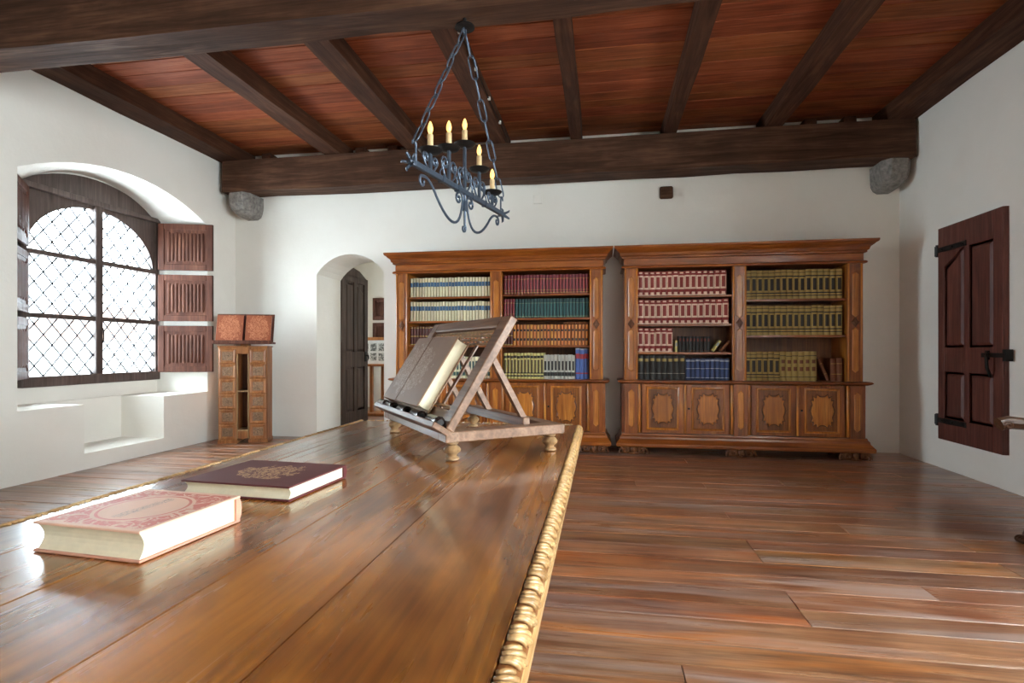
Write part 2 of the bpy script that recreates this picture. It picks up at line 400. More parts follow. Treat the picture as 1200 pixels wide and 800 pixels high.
# --- ceiling: slab, boards, joists, beams
ce = struct(bx('ceiling', (XL - 0.9, YN - 0.4, ZC + 0.035), (XR + 0.8, YB + 0.7, ZC + 0.16), M['gap']))
y = YN
while y < YB - 0.01:
    wd = random.uniform(0.17, 0.25); y1 = min(y + wd, YB)
    if YB - y1 < 0.1: y1 = YB
    cuts = [XL] + sorted(random.sample([-3.45, -2.32, -1.25, -0.30, 0.80, 1.93], random.choice((1, 2)))) + [XR]
    for a, b in zip(cuts, cuts[1:]):
        bx('board', (a + 0.002, y + 0.004, ZC + random.uniform(-0.004, 0.004)), (b - 0.002, y1 - 0.004, ZC + 0.03), M['ceil'], ce, bev=0.003)
    y = y1
def rough_beam(name, a, b, mat, seg, axis, jit=0.012, parent=ce):
    # hewn timber: a box cut into segments with slightly wandering arrises
    m = MB(); loops = []
    for i in range(seg + 1):
        t = i / seg; J = lambda: random.uniform(-jit, jit)
        if axis == 'X':
            x = a[0] + (b[0]-a[0])*t; lp = [(x, a[1]+J(), a[2]+J()), (x, b[1]+J(), a[2]+J()), (x, b[1]+J(), b[2]), (x, a[1]+J(), b[2])]
        else:
            y_ = a[1] + (b[1]-a[1])*t; lp = [(a[0]+J(), y_, a[2]+J()), (b[0]+J(), y_, a[2]+J()), (b[0]+J(), y_, b[2]), (a[0]+J(), y_, b[2])]
        loops.append(lp)
    m.loft(loops); return obj(name, m, mat, parent)
rough_beam('beam', (-5.03, 6.60, 3.32), (3.39, 6.93, 3.735), M['beam'], 14, 'X')
rough_beam('beam', (XL, 3.27, 3.35), (XR, 3.53, 3.735), M['beam'], 14, 'X')
rough_beam('beam', (XL, -0.15, 3.35), (XR, 0.15, 3.735), M['beam'], 10, 'X')
for x0, x1 in ((-5.12, -4.80), (-3.57, -3.34), (-2.44, -2.22), (-1.34, -1.16), (-0.37, -0.235), (0.72, 0.87), (1.84, 2.03), (3.12, 3.42)):
    rough_beam('joist', (x0, YN, 3.745), (x1, YB - 0.01, ZC + 0.002), M['joist'], 16, 'Y', 0.006)
for x in (-4.55, -3.20, -2.75, 2.30, 2.72):
    bx('packing_block', (x, 6.75, 3.73), (x + 0.14, 6.92, 3.86), M['joist'], ce, bev=0.008)
# wire clipped along a joist for the chandelier
m = MB(); m.tube([(-1.145, 3.55, 3.79), (-1.14, 4.6, 3.80), (-1.15, 5.6, 3.79), (-1.145, 6.58, 3.80)], 0.006, 5); obj('cable', m, M['ironblack'], ce)
for q in (3.7, 4.3, 4.9, 5.5, 6.1): bx('cable_clip', (-1.155, q, 3.775), (-1.13, q + 0.025, 3.805), M['white'], ce)
# --- stone corbels under the far beam
def corbel(x0, x1):
    m = MB(); loops = []
    for z, k, d in ((3.32, 1.0, 1.0), (3.18, 1.0, 1.0), (3.10, 0.9, 0.92), (3.05, 0.72, 0.72), (3.02, 0.45, 0.45)):
        cx = (x0 + x1) / 2; h = (x1 - x0) / 2 * k; yf = YB + 0.01 - 0.38 * d
        lp = [(cx - h, YB + 0.02, z), (cx - h, yf + 0.07, z), (cx - h*0.6, yf, z), (cx + h*0.6, yf, z), (cx + h, yf + 0.07, z), (cx + h, YB + 0.02, z)]
        loops.append([(p[0] + random.uniform(-.008, .008), p[1] + random.uniform(-.008, .008), p[2]) for p in lp])
    m.loft(loops); return obj('corbel', m, M['stone'], wb)
corbel(-5.0, -4.68); corbel(3.10, 3.38)
# --- two small fittings high on the back wall
tag(bx('wooden_wall_box', (0.71, YB - 0.05, 3.07), (0.87, YB, 3.22), M['beam'], bev=0.015), 'small square dark wooden block on the back wall under the beam', 'wall box')
tag(bx('cover_plate', (-0.87, YB - 0.02, 3.08), (-0.75, YB, 3.20), M['plaster'], bev=0.006), 'small square plaster-coloured cover plate on the back wall under the beam', 'cover plate')

# ------------------------------------------------------------------ the lattice window
def clip_convex(poly, clip):
    # Sutherland-Hodgman, both counter-clockwise
    out = poly
    for i in range(len(clip)):
        a, b = clip[i], clip[(i+1) % len(clip)]; inp, out = out, []
        def side(p): return (b[0]-a[0])*(p[1]-a[1]) - (b[1]-a[1])*(p[0]-a[0])
        for j in range(len(inp)):
            p, q = inp[j], inp[(j+1) % len(inp)]; sp, sq = side(p), side(q)
            if sp >= 0: out.append(p)
            if (sp >= 0) != (sq >= 0):
                t = sp / (sp - sq); out.append((p[0]+(q[0]-p[0])*t, p[1]+(q[1]-p[1])*t))
        if len(out) < 3: return []
    return out
def area(p): return abs(sum(p[i][0]*p[(i+1) % len(p)][1] - p[(i+1) % len(p)][0]*p[i][1] for i in range(len(p)))) / 2

Y0, Y1, YC = 4.56, 6.28, 5.41
GA, GB, GZ = 0.79, 0.60, 2.20                        # elliptical head of the glazing
m = MB()
m.box((WX - 0.06, Y0, 0.82), (WX + 0.05, Y1, 0.93), 0.008)      # sill rail
m.box((WX - 0.05, Y0, 0.93), (WX + 0.03, Y0 + 0.06, 2.87)); m.box((WX - 0.05, Y1 - 0.06, 0.93), (WX + 0.03, Y1, 2.87))
m.box((WX - 0.05, Y0, 2.84), (WX + 0.055, Y1, 2.90), 0.006)     # head rail
win = struct(obj('window_1', m, M['winwood']))
bx('mullion', (WX - 0.05, YC - 0.045, 0.93), (WX + 0.05, YC + 0.045, 2.86), M['winwood'], win, bev=0.008)
for z in (1.555, 2.205): bx('rail', (WX - 0.04, Y0 + 0.06, z - 0.026), (WX + 0.04, Y1 - 0.06, z + 0.026), M['winwood'], win, bev=0.006)
m = MB(); tp = arch(Y0, Y1, 2.88, 2.90, 3.15); m.prism(tp, 'X', WX - 0.05, WX - 0.005); obj('tympanum', m, M['winwood'], win)
for s in (-1, 1):
    pts = [(YC + s*0.03, 2.86), (YC + s*(GA + 0.06), 2.86), (YC + s*(GA + 0.06), GZ)]
    pts += [(YC + s*GA*math.cos(t), GZ + GB*math.sin(t)) for t in [PI/2*i/12 for i in range(13)]]
    pts[-1] = (YC + s*0.03, GZ + GB)
    m = MB(); m.prism(pts if s > 0 else pts[::-1], 'X', WX - 0.035, WX + 0.012); obj('spandrel', m, M['winwood'], win)
PW, PH = 0.185, 0.215
for col, (ya, yb) in enumerate(((Y0 + 0.06, YC - 0.045), (YC + 0.045, Y1 - 0.06))):
    for rowi, (za, zb) in enumerate(((0.93, 1.53), (1.58, 2.18), (2.23, 2.84))):
        light = [(ya, za), (yb, za), (yb, zb), (ya, zb)]
        if rowi == 2:
            ell = [(YC + GA*math.cos(2*PI*i/48), GZ + GB*math.sin(2*PI*i/48)) for i in range(48)]
            light = clip_convex(light, ell)
        lat = MB()
        casement = None
        for fam in (1, -1):
            for k in range(-14, 40):
                # lead line: (y-ya)/PW + fam*(z-za)/PH = k
                p = (ya - 1.0, za + fam*PH*(k + 1.0/PW)); q = (yb + 1.0, za + fam*PH*(k - (yb + 1.0 - ya)/PW))
                d = Vector((q[0]-p[0], q[1]-p[1])).normalized(); nrm = Vector((-d.y, d.x))*0.0062
                strip = [(p[0]-nrm.x, p[1]-nrm.y), (q[0]-nrm.x, q[1]-nrm.y), (q[0]+nrm.x, q[1]+nrm.y), (p[0]+nrm.x, p[1]+nrm.y)]
                st = clip_convex(strip, light)
                if len(st) > 2 and area(st) > 2e-5: lat.prism(st, 'X', WX - 0.007, WX + 0.007)
        lead = obj('lead_lattice', lat, M['lead'], win)
        for i in range(-2, 22):
            for j in range(-16, 18):
                # diamond cell between lines k=i..i+1 of one family and j..j+1 of the other
                cell = []
                for a_, b_ in ((i, j), (i+1, j), (i+1, j+1), (i, j+1)):
                    cell.append((ya + PW*(a_ + b_)/2, za + PH*(a_ - b_)/2))
                cell = cell if (cell[1][0]-cell[0][0])*(cell[2][1]-cell[0][1]) - (cell[1][1]-cell[0][1])*(cell[2][0]-cell[0][0]) > 0 else cell[::-1]
                pn = clip_convex(cell, light)
                if len(pn) > 2 and area(pn) > 2e-4:
                    m = MB(); m.prism(pn, 'X', WX - 0.0015, WX + 0.0015); obj('pane', m, M['oldglass'], lead)
# handle on the mullion
m = MB(); m.tube([(WX + 0.06, YC + 0.02, 1.28), (WX + 0.08, YC + 0.02, 1.33), (WX + 0.08, YC + 0.02, 1.42), (WX + 0.06, YC + 0.02, 1.46)], 0.008); obj('handle', m, M['ironblack'], win)

def shutter_meshes():
    W_, H_ = 0.66, 0.60
    b = MB(); b.box((0, -0.018, 0), (W_, 0.004, H_))
    fr = 0.075
    for a_, c_ in (((0, -0.03, 0), (fr, 0.012, H_)), ((W_-fr, -0.03, 0), (W_, 0.012, H_)), ((fr, -0.03, 0), (W_-fr, 0.012, fr)), ((fr, -0.03, H_-fr), (W_-fr, 0.012, H_))): b.box(a_, c_, 0.004)
    board = b.mesh('shutter', M['shut'])
    f = MB(); n = 10; x0, x1 = fr + 0.03, W_ - fr - 0.03; p = (x1 - x0)/n
    for sgn in (1, -1):
        for i in range(n):
            c = x0 + p*(i + 0.5); zt = H_ - fr - 0.03 - 0.018*abs(math.sin(i*1.7)); zb = fr + 0.03 + 0.018*abs(math.sin(i*1.7))
            base = 0.003 if sgn > 0 else -0.017
            loops = []
            for z, k in ((zb, 0.3), (zb + 0.02, 1), (zt - 0.02, 1), (zt, 0.3)):
                loops.append([(c + p*0.47*math.cos(t)*(0.6 + 0.4*k), base + sgn*0.014*math.sin(t)*k, z) for t in [PI*q/5 for q in range(6)]])
            f.loft(loops)
    return board, f.mesh('linenfold', M['shut'], 40)
SB, SF = shutter_meshes()
def shutters(hx, hy, ang, parent, zs=((0.915, 0.60), (1.575, 0.60), (2.235, 0.60)), flip=False):
    for z, h in zs:
        s = link('shutter', SB, parent, (hx, hy, z), (0, 0, ang)); link('linenfold', SF, s)
        m = MB()
        for q in (0.10, 0.46): m.tube([(0, 0, q), (0, 0, q + 0.05)], 0.011)
        obj('hinge', m, M['ironblack'], s)
shutters(-5.655, 6.235, math.atan2(6.435 - 6.235, -5.03 + 5.655), win)
shutters(-5.655, 4.60, math.atan2(4.175 - 4.60, -5.29 + 5.655) , win)

# ------------------------------------------------------------------ second window (opposite wall), plus an added one further back
def plain_window(n, x, yc):
    m = MB()
    for p, q in (((x - 0.05, yc - 0.9, 0.84), (x + 0.05, yc + 0.9, 0.94)), ((x - 0.05, yc - 0.9, 0.94), (x + 0.05, yc - 0.83, 2.9)), ((x - 0.05, yc + 0.83, 0.94), (x + 0.05, yc + 0.9, 2.9)), ((x - 0.05, yc - 0.9, 2.84), (x + 0.05, yc + 0.9, 2.91))): m.box(p, q)
    w_ = struct(obj('window_%d' % n, m, M['winwood']))
    bx('mullion', (x - 0.04, yc - 0.04, 0.94), (x + 0.04, yc + 0.04, 2.84), M['winwood'], w_)
    for z in (1.555, 2.205): bx('rail', (x - 0.035, yc - 0.83, z - 0.025), (x + 0.035, yc + 0.83, z + 0.025), M['winwood'], w_)
    for ya, yb in ((yc - 0.83, yc - 0.04), (yc + 0.04, yc + 0.83)):
        for za, zb in ((0.94, 1.53), (1.58, 2.18), (2.23, 2.84)): bx('pane', (x - 0.002, ya, za), (x + 0.002, yb, zb), M['glass'], w_)
plain_window(2, XR + 0.66, 1.3); plain_window(4, XR + 0.66, -1.6)  # the rear one is added out of view for more daylight indoors

# ------------------------------------------------------------------ panelled doors
def panel(mb, x0, x1, z0, z1, yf, slant=0.0, slant_left=True):
    # raised and fielded panel in the plane y = yf (faces -y); slant lowers one top corner
    def loop(ins, y_):
        zl = z1 - (slant if slant_left else 0) - ins; zr = z1 - (0 if slant_left else slant) - ins
        return [(x0+ins, y_, z0+ins), (x1-ins, y_, z0+ins), (x1-ins, y_, zr), (x0+ins, y_, zl)]
    mb.loft([loop(0, yf + 0.02), loop(0, yf + 0.012), loop(0.02, yf + 0.012), loop(0.045, yf - 0.004), loop(0.06, yf - 0.004)])
def frame_door(name, W_, H_, cols, rows, mat, topslant=None, parent=None, thick=0.045):
    # stiles and rails around each panel; root is the door's frame mesh (local: x along the leaf, front at y=0)
    m = MB()
    m.box((0, 0.018, 0), (W_, thick, H_))
    xs = [0] + [q for c in cols for q in c] + [W_]
    for i in range(0, len(xs), 2): m.box((xs[i], 0, 0), (xs[i+1], 0.02, H_), 0.002)
    for c in cols:
        zs = [0] + [q for r in rows for q in r] + [H_]
        for i in range(0, len(zs), 2): m.box((c[0], 0, zs[i]), (c[1], 0.02, zs[i+1]), 0.002)
    return m
# door_1: dark arched door standing open in the doorway (leaf in the plane X = const, seen from +X side)
W_, H_ = 0.92, 2.36
m = MB()
out = [(0, 0), (W_, 0), (W_, 2.34), (W_*0.66, 2.46), (W_*0.33, 2.50), (0, 2.42)]
m.prism(out, 'Y', 0.018, 0.05)
cols = ((0.13, 0.41), (0.51, 0.79)); rows = ((0.22, 0.92), (1.16, 2.24))
xs = [0, 0.13, 0.41, 0.51, 0.79, W_]
for i in (0, 2, 4): m.box((xs[i], 0, 0), (xs[i+1], 0.02, 2.36), 0.003)
for c in cols:
    for za, zb in ((0, 0.22), (0.92, 1.16), (2.26, 2.36)): m.box((c[0], 0, za), (c[1], 0.02, zb), 0.003)
m.prism([(0, 2.34), (W_, 2.34), (W_*0.66, 2.46), (W_*0.33, 2.50), (0, 2.42)], 'Y', 0, 0.02)
d1 = struct(obj('door_1', m, M['doorwood'], loc=(-3.87, 7.73, 0.01), rot=(0, 0, PI/2)))
for ci, c in enumerate(cols):
    for ri, r in enumerate(rows):
        m = MB(); panel(m, c[0], c[1], r[0], r[1], 0.006, 0.10 if (ri and ci) else 0.0, False); obj('panel', m, M['doorwood'], d1)
m = MB(); m.box((0.80, -0.012, 1.0), (0.86, 0, 1.16)); m.tube([(0.83, -0.01, 1.10), (0.83, -0.05, 1.10), (0.83, -0.055, 1.04)], 0.011); obj('latch', m, M['ironblack'], d1)

# door_2: dark red-brown door hung on the face of the right wall
DW, DH = 0.905, 2.12
m = MB(); m.box((0, 0.018, 0), (DW, 0.05, DH))
xs = [0, 0.10, 0.40, 0.47, 0.79, DW]
for i in (0, 2, 4): m.box((xs[i], 0, 0), (xs[i+1], 0.02, DH), 0.003)
cols = ((0.10, 0.40), (0.47, 0.79)); rows = ((0.22, 0.68), (0.92, 1.87))
for c in cols:
    for za, zb in ((0, 0.22), (0.68, 0.92), (1.87, DH)): m.box((c[0], 0, za), (c[1], 0.02, zb), 0.003)
m.prism([(0.10, 1.72), (0.40, 1.88), (0.10, 1.88)], 'Y', 0, 0.02)
d2 = struct(obj('door_2', m, M['doorred'], loc=(XR - 0.052, 6.168, 0.305), rot=(0, 0, -PI/2)))
for ci, c in enumerate(cols):
    for ri, r in enumerate(rows):
        m = MB(); panel(m, c[0], c[1], r[0], r[1], 0.006, 0.15 if (ri and not ci) else 0.0, True); obj('panel', m, M['doorred'], d2)
for z in (1.90, 0.19):
    m = MB(); m.box((0.0, -0.008, z - 0.025), (0.44, 0.0, z + 0.025), 0.002); m.tube([(-0.02, 0.005, z - 0.06), (-0.02, 0.005, z + 0.06)], 0.018)
    for q in (0.08, 0.24, 0.40): m.sphere((q, -0.008, z), 0.012, 6, 4)
    m.box((-0.06, 0.0, z - 0.05), (-0.02, 0.045, z + 0.05)); obj('strap_hinge', m, M['ironblack'], d2)
m = MB(); m.box((0.66, -0.016, 0.83), (0.95, 0.0, 0.87), 0.003); m.box((0.72, -0.02, 0.81), (0.75, 0.0, 0.89)); m.tube([(0.76, -0.02, 0.87), (0.80, -0.06, 0.84), (0.81, -0.06, 0.74), (0.79, -0.02, 0.66)], 0.013); m.box((0.93, -0.02, 0.80), (0.97, 0.04, 0.90), 0.003)
obj('latch', m, M['ironblack'], d2)

# ------------------------------------------------------------------ bookcases
CW, PIL, MID, CD = 2.56, 0.155, 0.15, 0.47
BAYW = (CW - 2*PIL - MID) / 2
def sweep(prof, W_, D_):
    # moulding round three sides: profile of (projection, z)
    m = MB(); loops = []
    for o, z in prof: loops.append([(-o, D_, z), (-o, -o, z), (W_ + o, -o, z), (W_ + o, D_, z)])
    m.loft(loops); return m
def oct_panel(w_, h_, t=0.012, ins=0.008, tip=0.03):
    def lp(i, y_): return [(-w_/2+i, y_, -h_/2+tip), (0, y_, -h_/2+i*1.5), (w_/2-i, y_, -h_/2+tip), (w_/2-i, y_, h_/2-tip), (0, y_, h_/2-i*1.5), (-w_/2+i, y_, h_/2-tip)]
    m = MB(); m.loft([lp(0, 0.002), lp(0, -t*0.4), lp(ins, -t)]); return m
OCT_U = oct_panel(0.066, 0.50).mesh('inlay_panel', M['case_in'])
OCT_L = oct_panel(0.066, 0.44).mesh('inlay_panel', M['case_in'])
m = MB(); m.loft([[(0.042*k*math.cos(t), y_, 0.062*k*math.sin(t)) for t in [2*PI*i/4 for i in range(4)]] for k, y_ in ((1, 0.002), (0.85, -0.008), (0.4, -0.014))]); ROS = m.mesh('rosette', M['case_dark'])
def cusped(w_, h_, t):
    pts = []
    per = []
    n = 14
    for i in range(n*6):
        a = 2*PI*i/(n*6); k = abs(math.cos(a*n/2)) ; s = 1.0 - 0.15*abs(math.sin(a*n/2))
        e = 0.55
        cx = math.copysign(abs(math.cos(a))**e, math.cos(a)); sz = math.copysign(abs(math.sin(a))**e, math.sin(a))
        pts.append((w_/2*cx*s, h_/2*sz*s))
    m = MB(); m.loft([[(p[0]*k, y_, p[1]*k) for p in pts] for k, y_ in ((1, 0.002), (0.99, -0.006), (0.94, -0.009))]); return m
CUSP_LIGHT = cusped(0.235, 0.36, 0).mesh('cartouche', M['case_in'])
CUSP_EDGE = cusped(0.262, 0.388, 0).mesh('cartouche_border', M['case_dark'])
def door_mould(w_, h_):
    m = MB(); b = 0.028
    prof = [(0, 0.0), (0.004, -0.014), (0.014, -0.018), (0.026, -0.010), (b, 0.0)]
    loops = []
    for i, y_ in prof: loops.append([(-w_/2+i, y_, -h_/2+i), (w_/2-i, y_, -h_/2+i), (w_/2-i, y_, h_/2-i), (-w_/2+i, y_, h_/2-i)])
    m.loft(loops, caps=False); return m
DOORW = 0.475
DM = door_mould(0.365, 0.50).mesh('panel_moulding', M['case_in'], 40)
def scroll(cx, cz, r, turns=1.6, sgn=1, y_=0.0, n=18, start=0.0):
    return [(cx + sgn*r*(1 - 0.75*i/n)*math.cos(start + turns*2*PI*i/n), y_, cz + r*(1 - 0.75*i/n)*math.sin(start + turns*2*PI*i/n)) for i in range(n + 1)]
def foot_mesh():
    m = MB(); m.box((-0.13, 0.02, 0.005), (0.13, 0.20, 0.10))
    for s in (-1, 1):
        m.tube(scroll(s*0.085, 0.052, 0.045, 1.6, s), 0.014, 6)
        m.tube([(s*0.135, 0.0, 0.012), (s*0.16, 0.01, 0.01), (s*0.15, 0.02, 0.05), (s*0.12, 0.0, 0.09)], [0.01, 0.012, 0.014, 0.012], 6)
    m.sphere((0, -0.005, 0.055), 0.036, 8, 5, (1, 0.7, 1.1))
    m.sphere((0, -0.01, 0.018), 0.018, 8, 4); m.tube([(-0.05, 0, 0.012), (0, -0.015, 0.01), (0.05, 0, 0.012)], 0.011)
    m.tube([(-0.13, 0.0, 0.095), (0.13, 0.0, 0.095)], 0.01)
    return m.mesh('foot', M['case_dark'], 50)
FOOT = foot_mesh()

def bookcase(x0, label, shelves):
    t = thing('bookcase', label, 'bookcase', (x0, 6.52, 0), 0.0)
    P = lambda name, a, b, mat, bev=0.0, par=t: bx(name, a, b, M[mat], par, bev)
    # lower body
    bm_ = sweep([(0.085, 0.085), (0.095, 0.10), (0.095, 0.125), (0.075, 0.15), (0.055, 0.175), (0.05, 0.20), (0.035, 0.215), (0.03, 0.235)], CW, CD); obj('base_moulding', bm_, M['case_x'], t)
    P('lower_body', (-0.03, 0.012, 0.235), (CW + 0.03, CD, 0.815), 'case_z')
    obj('counter_ledge', sweep([(0.035, 0.812), (0.06, 0.822), (0.075, 0.832), (0.075, 0.842), (0.06, 0.85)], CW, CD), M['case_x'], t)
    pcs = [PIL/2, CW/2, CW - PIL/2]
    for pc in pcs:
        lp = P('lower_pilaster', (pc - 0.075, -0.05, 0.235), (pc + 0.075, 0.02, 0.813), 'case_z', 0.003)
        link('inlay_panel', OCT_L, lp, (pc, -0.05, 0.525))
        m = MB()
        for s in (-1, 1):
            if (pc < 0.2 and s < 0) or (pc > CW - 0.2 and s > 0): continue
            m.lathe([(0.010, 0.0), (0.016, 0.01), (0.016, 0.55), (0.010, 0.56)], 8, (pc + s*0.092, -0.042, 0.245))
        obj('bead', m, M['case_in'], lp, 40)
    # doors
    for bay in (0, 1):
        bx0 = PIL + bay*(BAYW + MID)
        for k in (0, 1):
            dc = bx0 + BAYW*(0.25 + 0.5*k) + (0.012 if k == 0 else -0.012)
            d = P('door', (dc - 0.235, -0.035, 0.245), (dc + 0.235, 0.012, 0.808), 'case_dark' if False else 'case_z', 0.004)
            rc = P('recessed_panel', (dc - 0.17, -0.038, 0.29), (dc + 0.17, -0.03, 0.765), 'case_mid', 0, d)
            link('panel_moulding', DM, d, (dc, -0.036, 0.527))
            link('cartouche_border', CUSP_EDGE, rc, (dc, -0.040, 0.527)); link('cartouche', CUSP_LIGHT, rc, (dc, -0.047, 0.527))
            if k:
                m = MB(); m.sphere((dc - 0.21, -0.046, 0.53), 0.012, 8, 5); obj('knob', m, M['ironblack'], d, 50)
        m = MB(); m.lathe([(0.008, 0.0), (0.015, 0.01), (0.015, 0.55), (0.008, 0.56)], 8, (bx0 + BAYW/2, -0.040, 0.245)); obj('astragal', m, M['case_in'], t, 40)
    # upper body
    for xa, xb in ((0, 0.03), (CW - 0.03, CW)): P('side_panel', (xa, 0.03, 0.85), (xb, CD, 2.18), 'case_z')
    P('back_panel', (0.03, CD - 0.025, 0.85), (CW - 0.03, CD, 2.18), 'case_dark')
    P('divider', (CW/2 - 0.05, 0.05, 0.85), (CW/2 + 0.05, CD - 0.025, 2.18), 'case_z')
    for xa, xb in ((PIL - 0.03, PIL - 0.005), (CW - PIL + 0.005, CW - PIL + 0.03)): P('bay_lining', (xa, 0.05, 0.85), (xb, CD - 0.025, 2.18), 'case_in')
    for pc in pcs:
        hw = (MID if abs(pc - CW/2) < 0.01 else PIL)/2
        up = P('pilaster', (pc - hw, 0.0, 0.85), (pc + hw, 0.05, 2.165), 'case_z', 0.003)
        link('inlay_panel', OCT_U, up, (pc, 0.0, 1.20)); link('inlay_panel', OCT_U, up, (pc, 0.0, 1.81)); link('rosette', ROS, up, (pc, 0.0, 1.505))
        m = MB()
        for s in (-1, 1): m.lathe([(0.007, 0), (0.011, 0.01), (0.011, 1.29), (0.007, 1.3)], 8, (pc + s*(hw - 0.012), 0.0, 0.858))
        obj('bead', m, M['case_in'], up, 40)
    for bay, zs in enumerate(shelves):
        bx0 = PIL + bay*(BAYW + MID)
        for z in zs: P('shelf', (bx0 - 0.004, 0.035, z - 0.026), (bx0 + BAYW + 0.004, CD - 0.025, z), 'case_x', 0.003)
    obj('frieze', sweep([(0.0, 2.15), (0.03, 2.152), (0.035, 2.165), (0.025, 2.178), (0.004, 2.185), (0.004, 2.262)], CW, CD), M['case_x'], t)
    obj('cornice', sweep([(0.004, 2.26), (0.03, 2.268), (0.03, 2.285), (0.045, 2.295), (0.055, 2.325), (0.085, 2.35), (0.09, 2.358), (0.112, 2.372), (0.118, 2.385), (0.118, 2.402)], CW, CD), M['case_x'], t)
    for fc in (0.10, CW/2, CW - 0.10): link('foot', FOOT, t, (fc, -0.075, 0.0))
    for fc in (0.10, CW - 0.10): link('foot', FOOT, t, (fc, CD - 0.25, 0.0))
    return t
XA, XB = -2.545, 0.263
ZL = ((1.862, 1.562, 1.262), (1.879, 1.590, 1.258)); ZR = ((1.835, 1.503, 1.176), (1.775, 1.368))
bookcase(XA, 'carved walnut bookcase standing beside the arched doorway', ZL)
bookcase(XB, 'carved walnut bookcase standing next to the corner and the red-brown wall door', ZR)

# ------------------------------------------------------------------ books on the shelves
def bm(name, col, rough=0.5, vary=0.1, **k): M[name] = plain('book_' + name, col, rough, vary=vary, nscale=60, namp=0.2, **k)
bm('cream', (226, 214, 178), vary=0.12, hue=0.02); bm('blue', (62, 96, 128), vary=0.2); bm('gold', (196, 160, 84), vary=0.1)
bm('burg', (118, 32, 42), vary=0.14); bm('teal', (28, 66, 66), vary=0.14); bm('tan', (206, 128, 56), vary=0.12, hue=0.015); bm('black', (38, 32, 28), vary=0.2)
bm('vellum', (214, 198, 122), vary=0.08); bm('grey', (190, 184, 172), vary=0.08); bm('royal', (74, 100, 168), vary=0.05); bm('redband', (158, 44, 52), vary=0.05)
bm('red', (138, 40, 32), vary=0.1); bm('ivory', (232, 196, 172), vary=0.06); bm('olive', (172, 146, 82), vary=0.08); bm('olivedark', (92, 74, 44), vary=0.12)
bm('navy', (38, 50, 84), vary=0.15); bm('silver', (150, 156, 168), vary=0.05); bm('brown', (112, 62, 34), vary=0.15); bm('choc', (88, 40, 30), vary=0.2); bm('sage', (128, 142, 110), vary=0.1); bm('darkred', (104, 40, 30), vary=0.15)
bm('creamshade', (176, 160, 118), vary=0.1); bm('burglit', (150, 58, 62), vary=0.12); bm('burgshade', (78, 18, 28), vary=0.1); bm('teallit', (42, 88, 86), vary=0.12); bm('tealshade', (14, 40, 42), vary=0.1); bm('tanshade', (146, 80, 32), vary=0.1); bm('navylit', (56, 72, 116), vary=0.1)  # shaded edge and lit middle tones, painting roundness into the spines
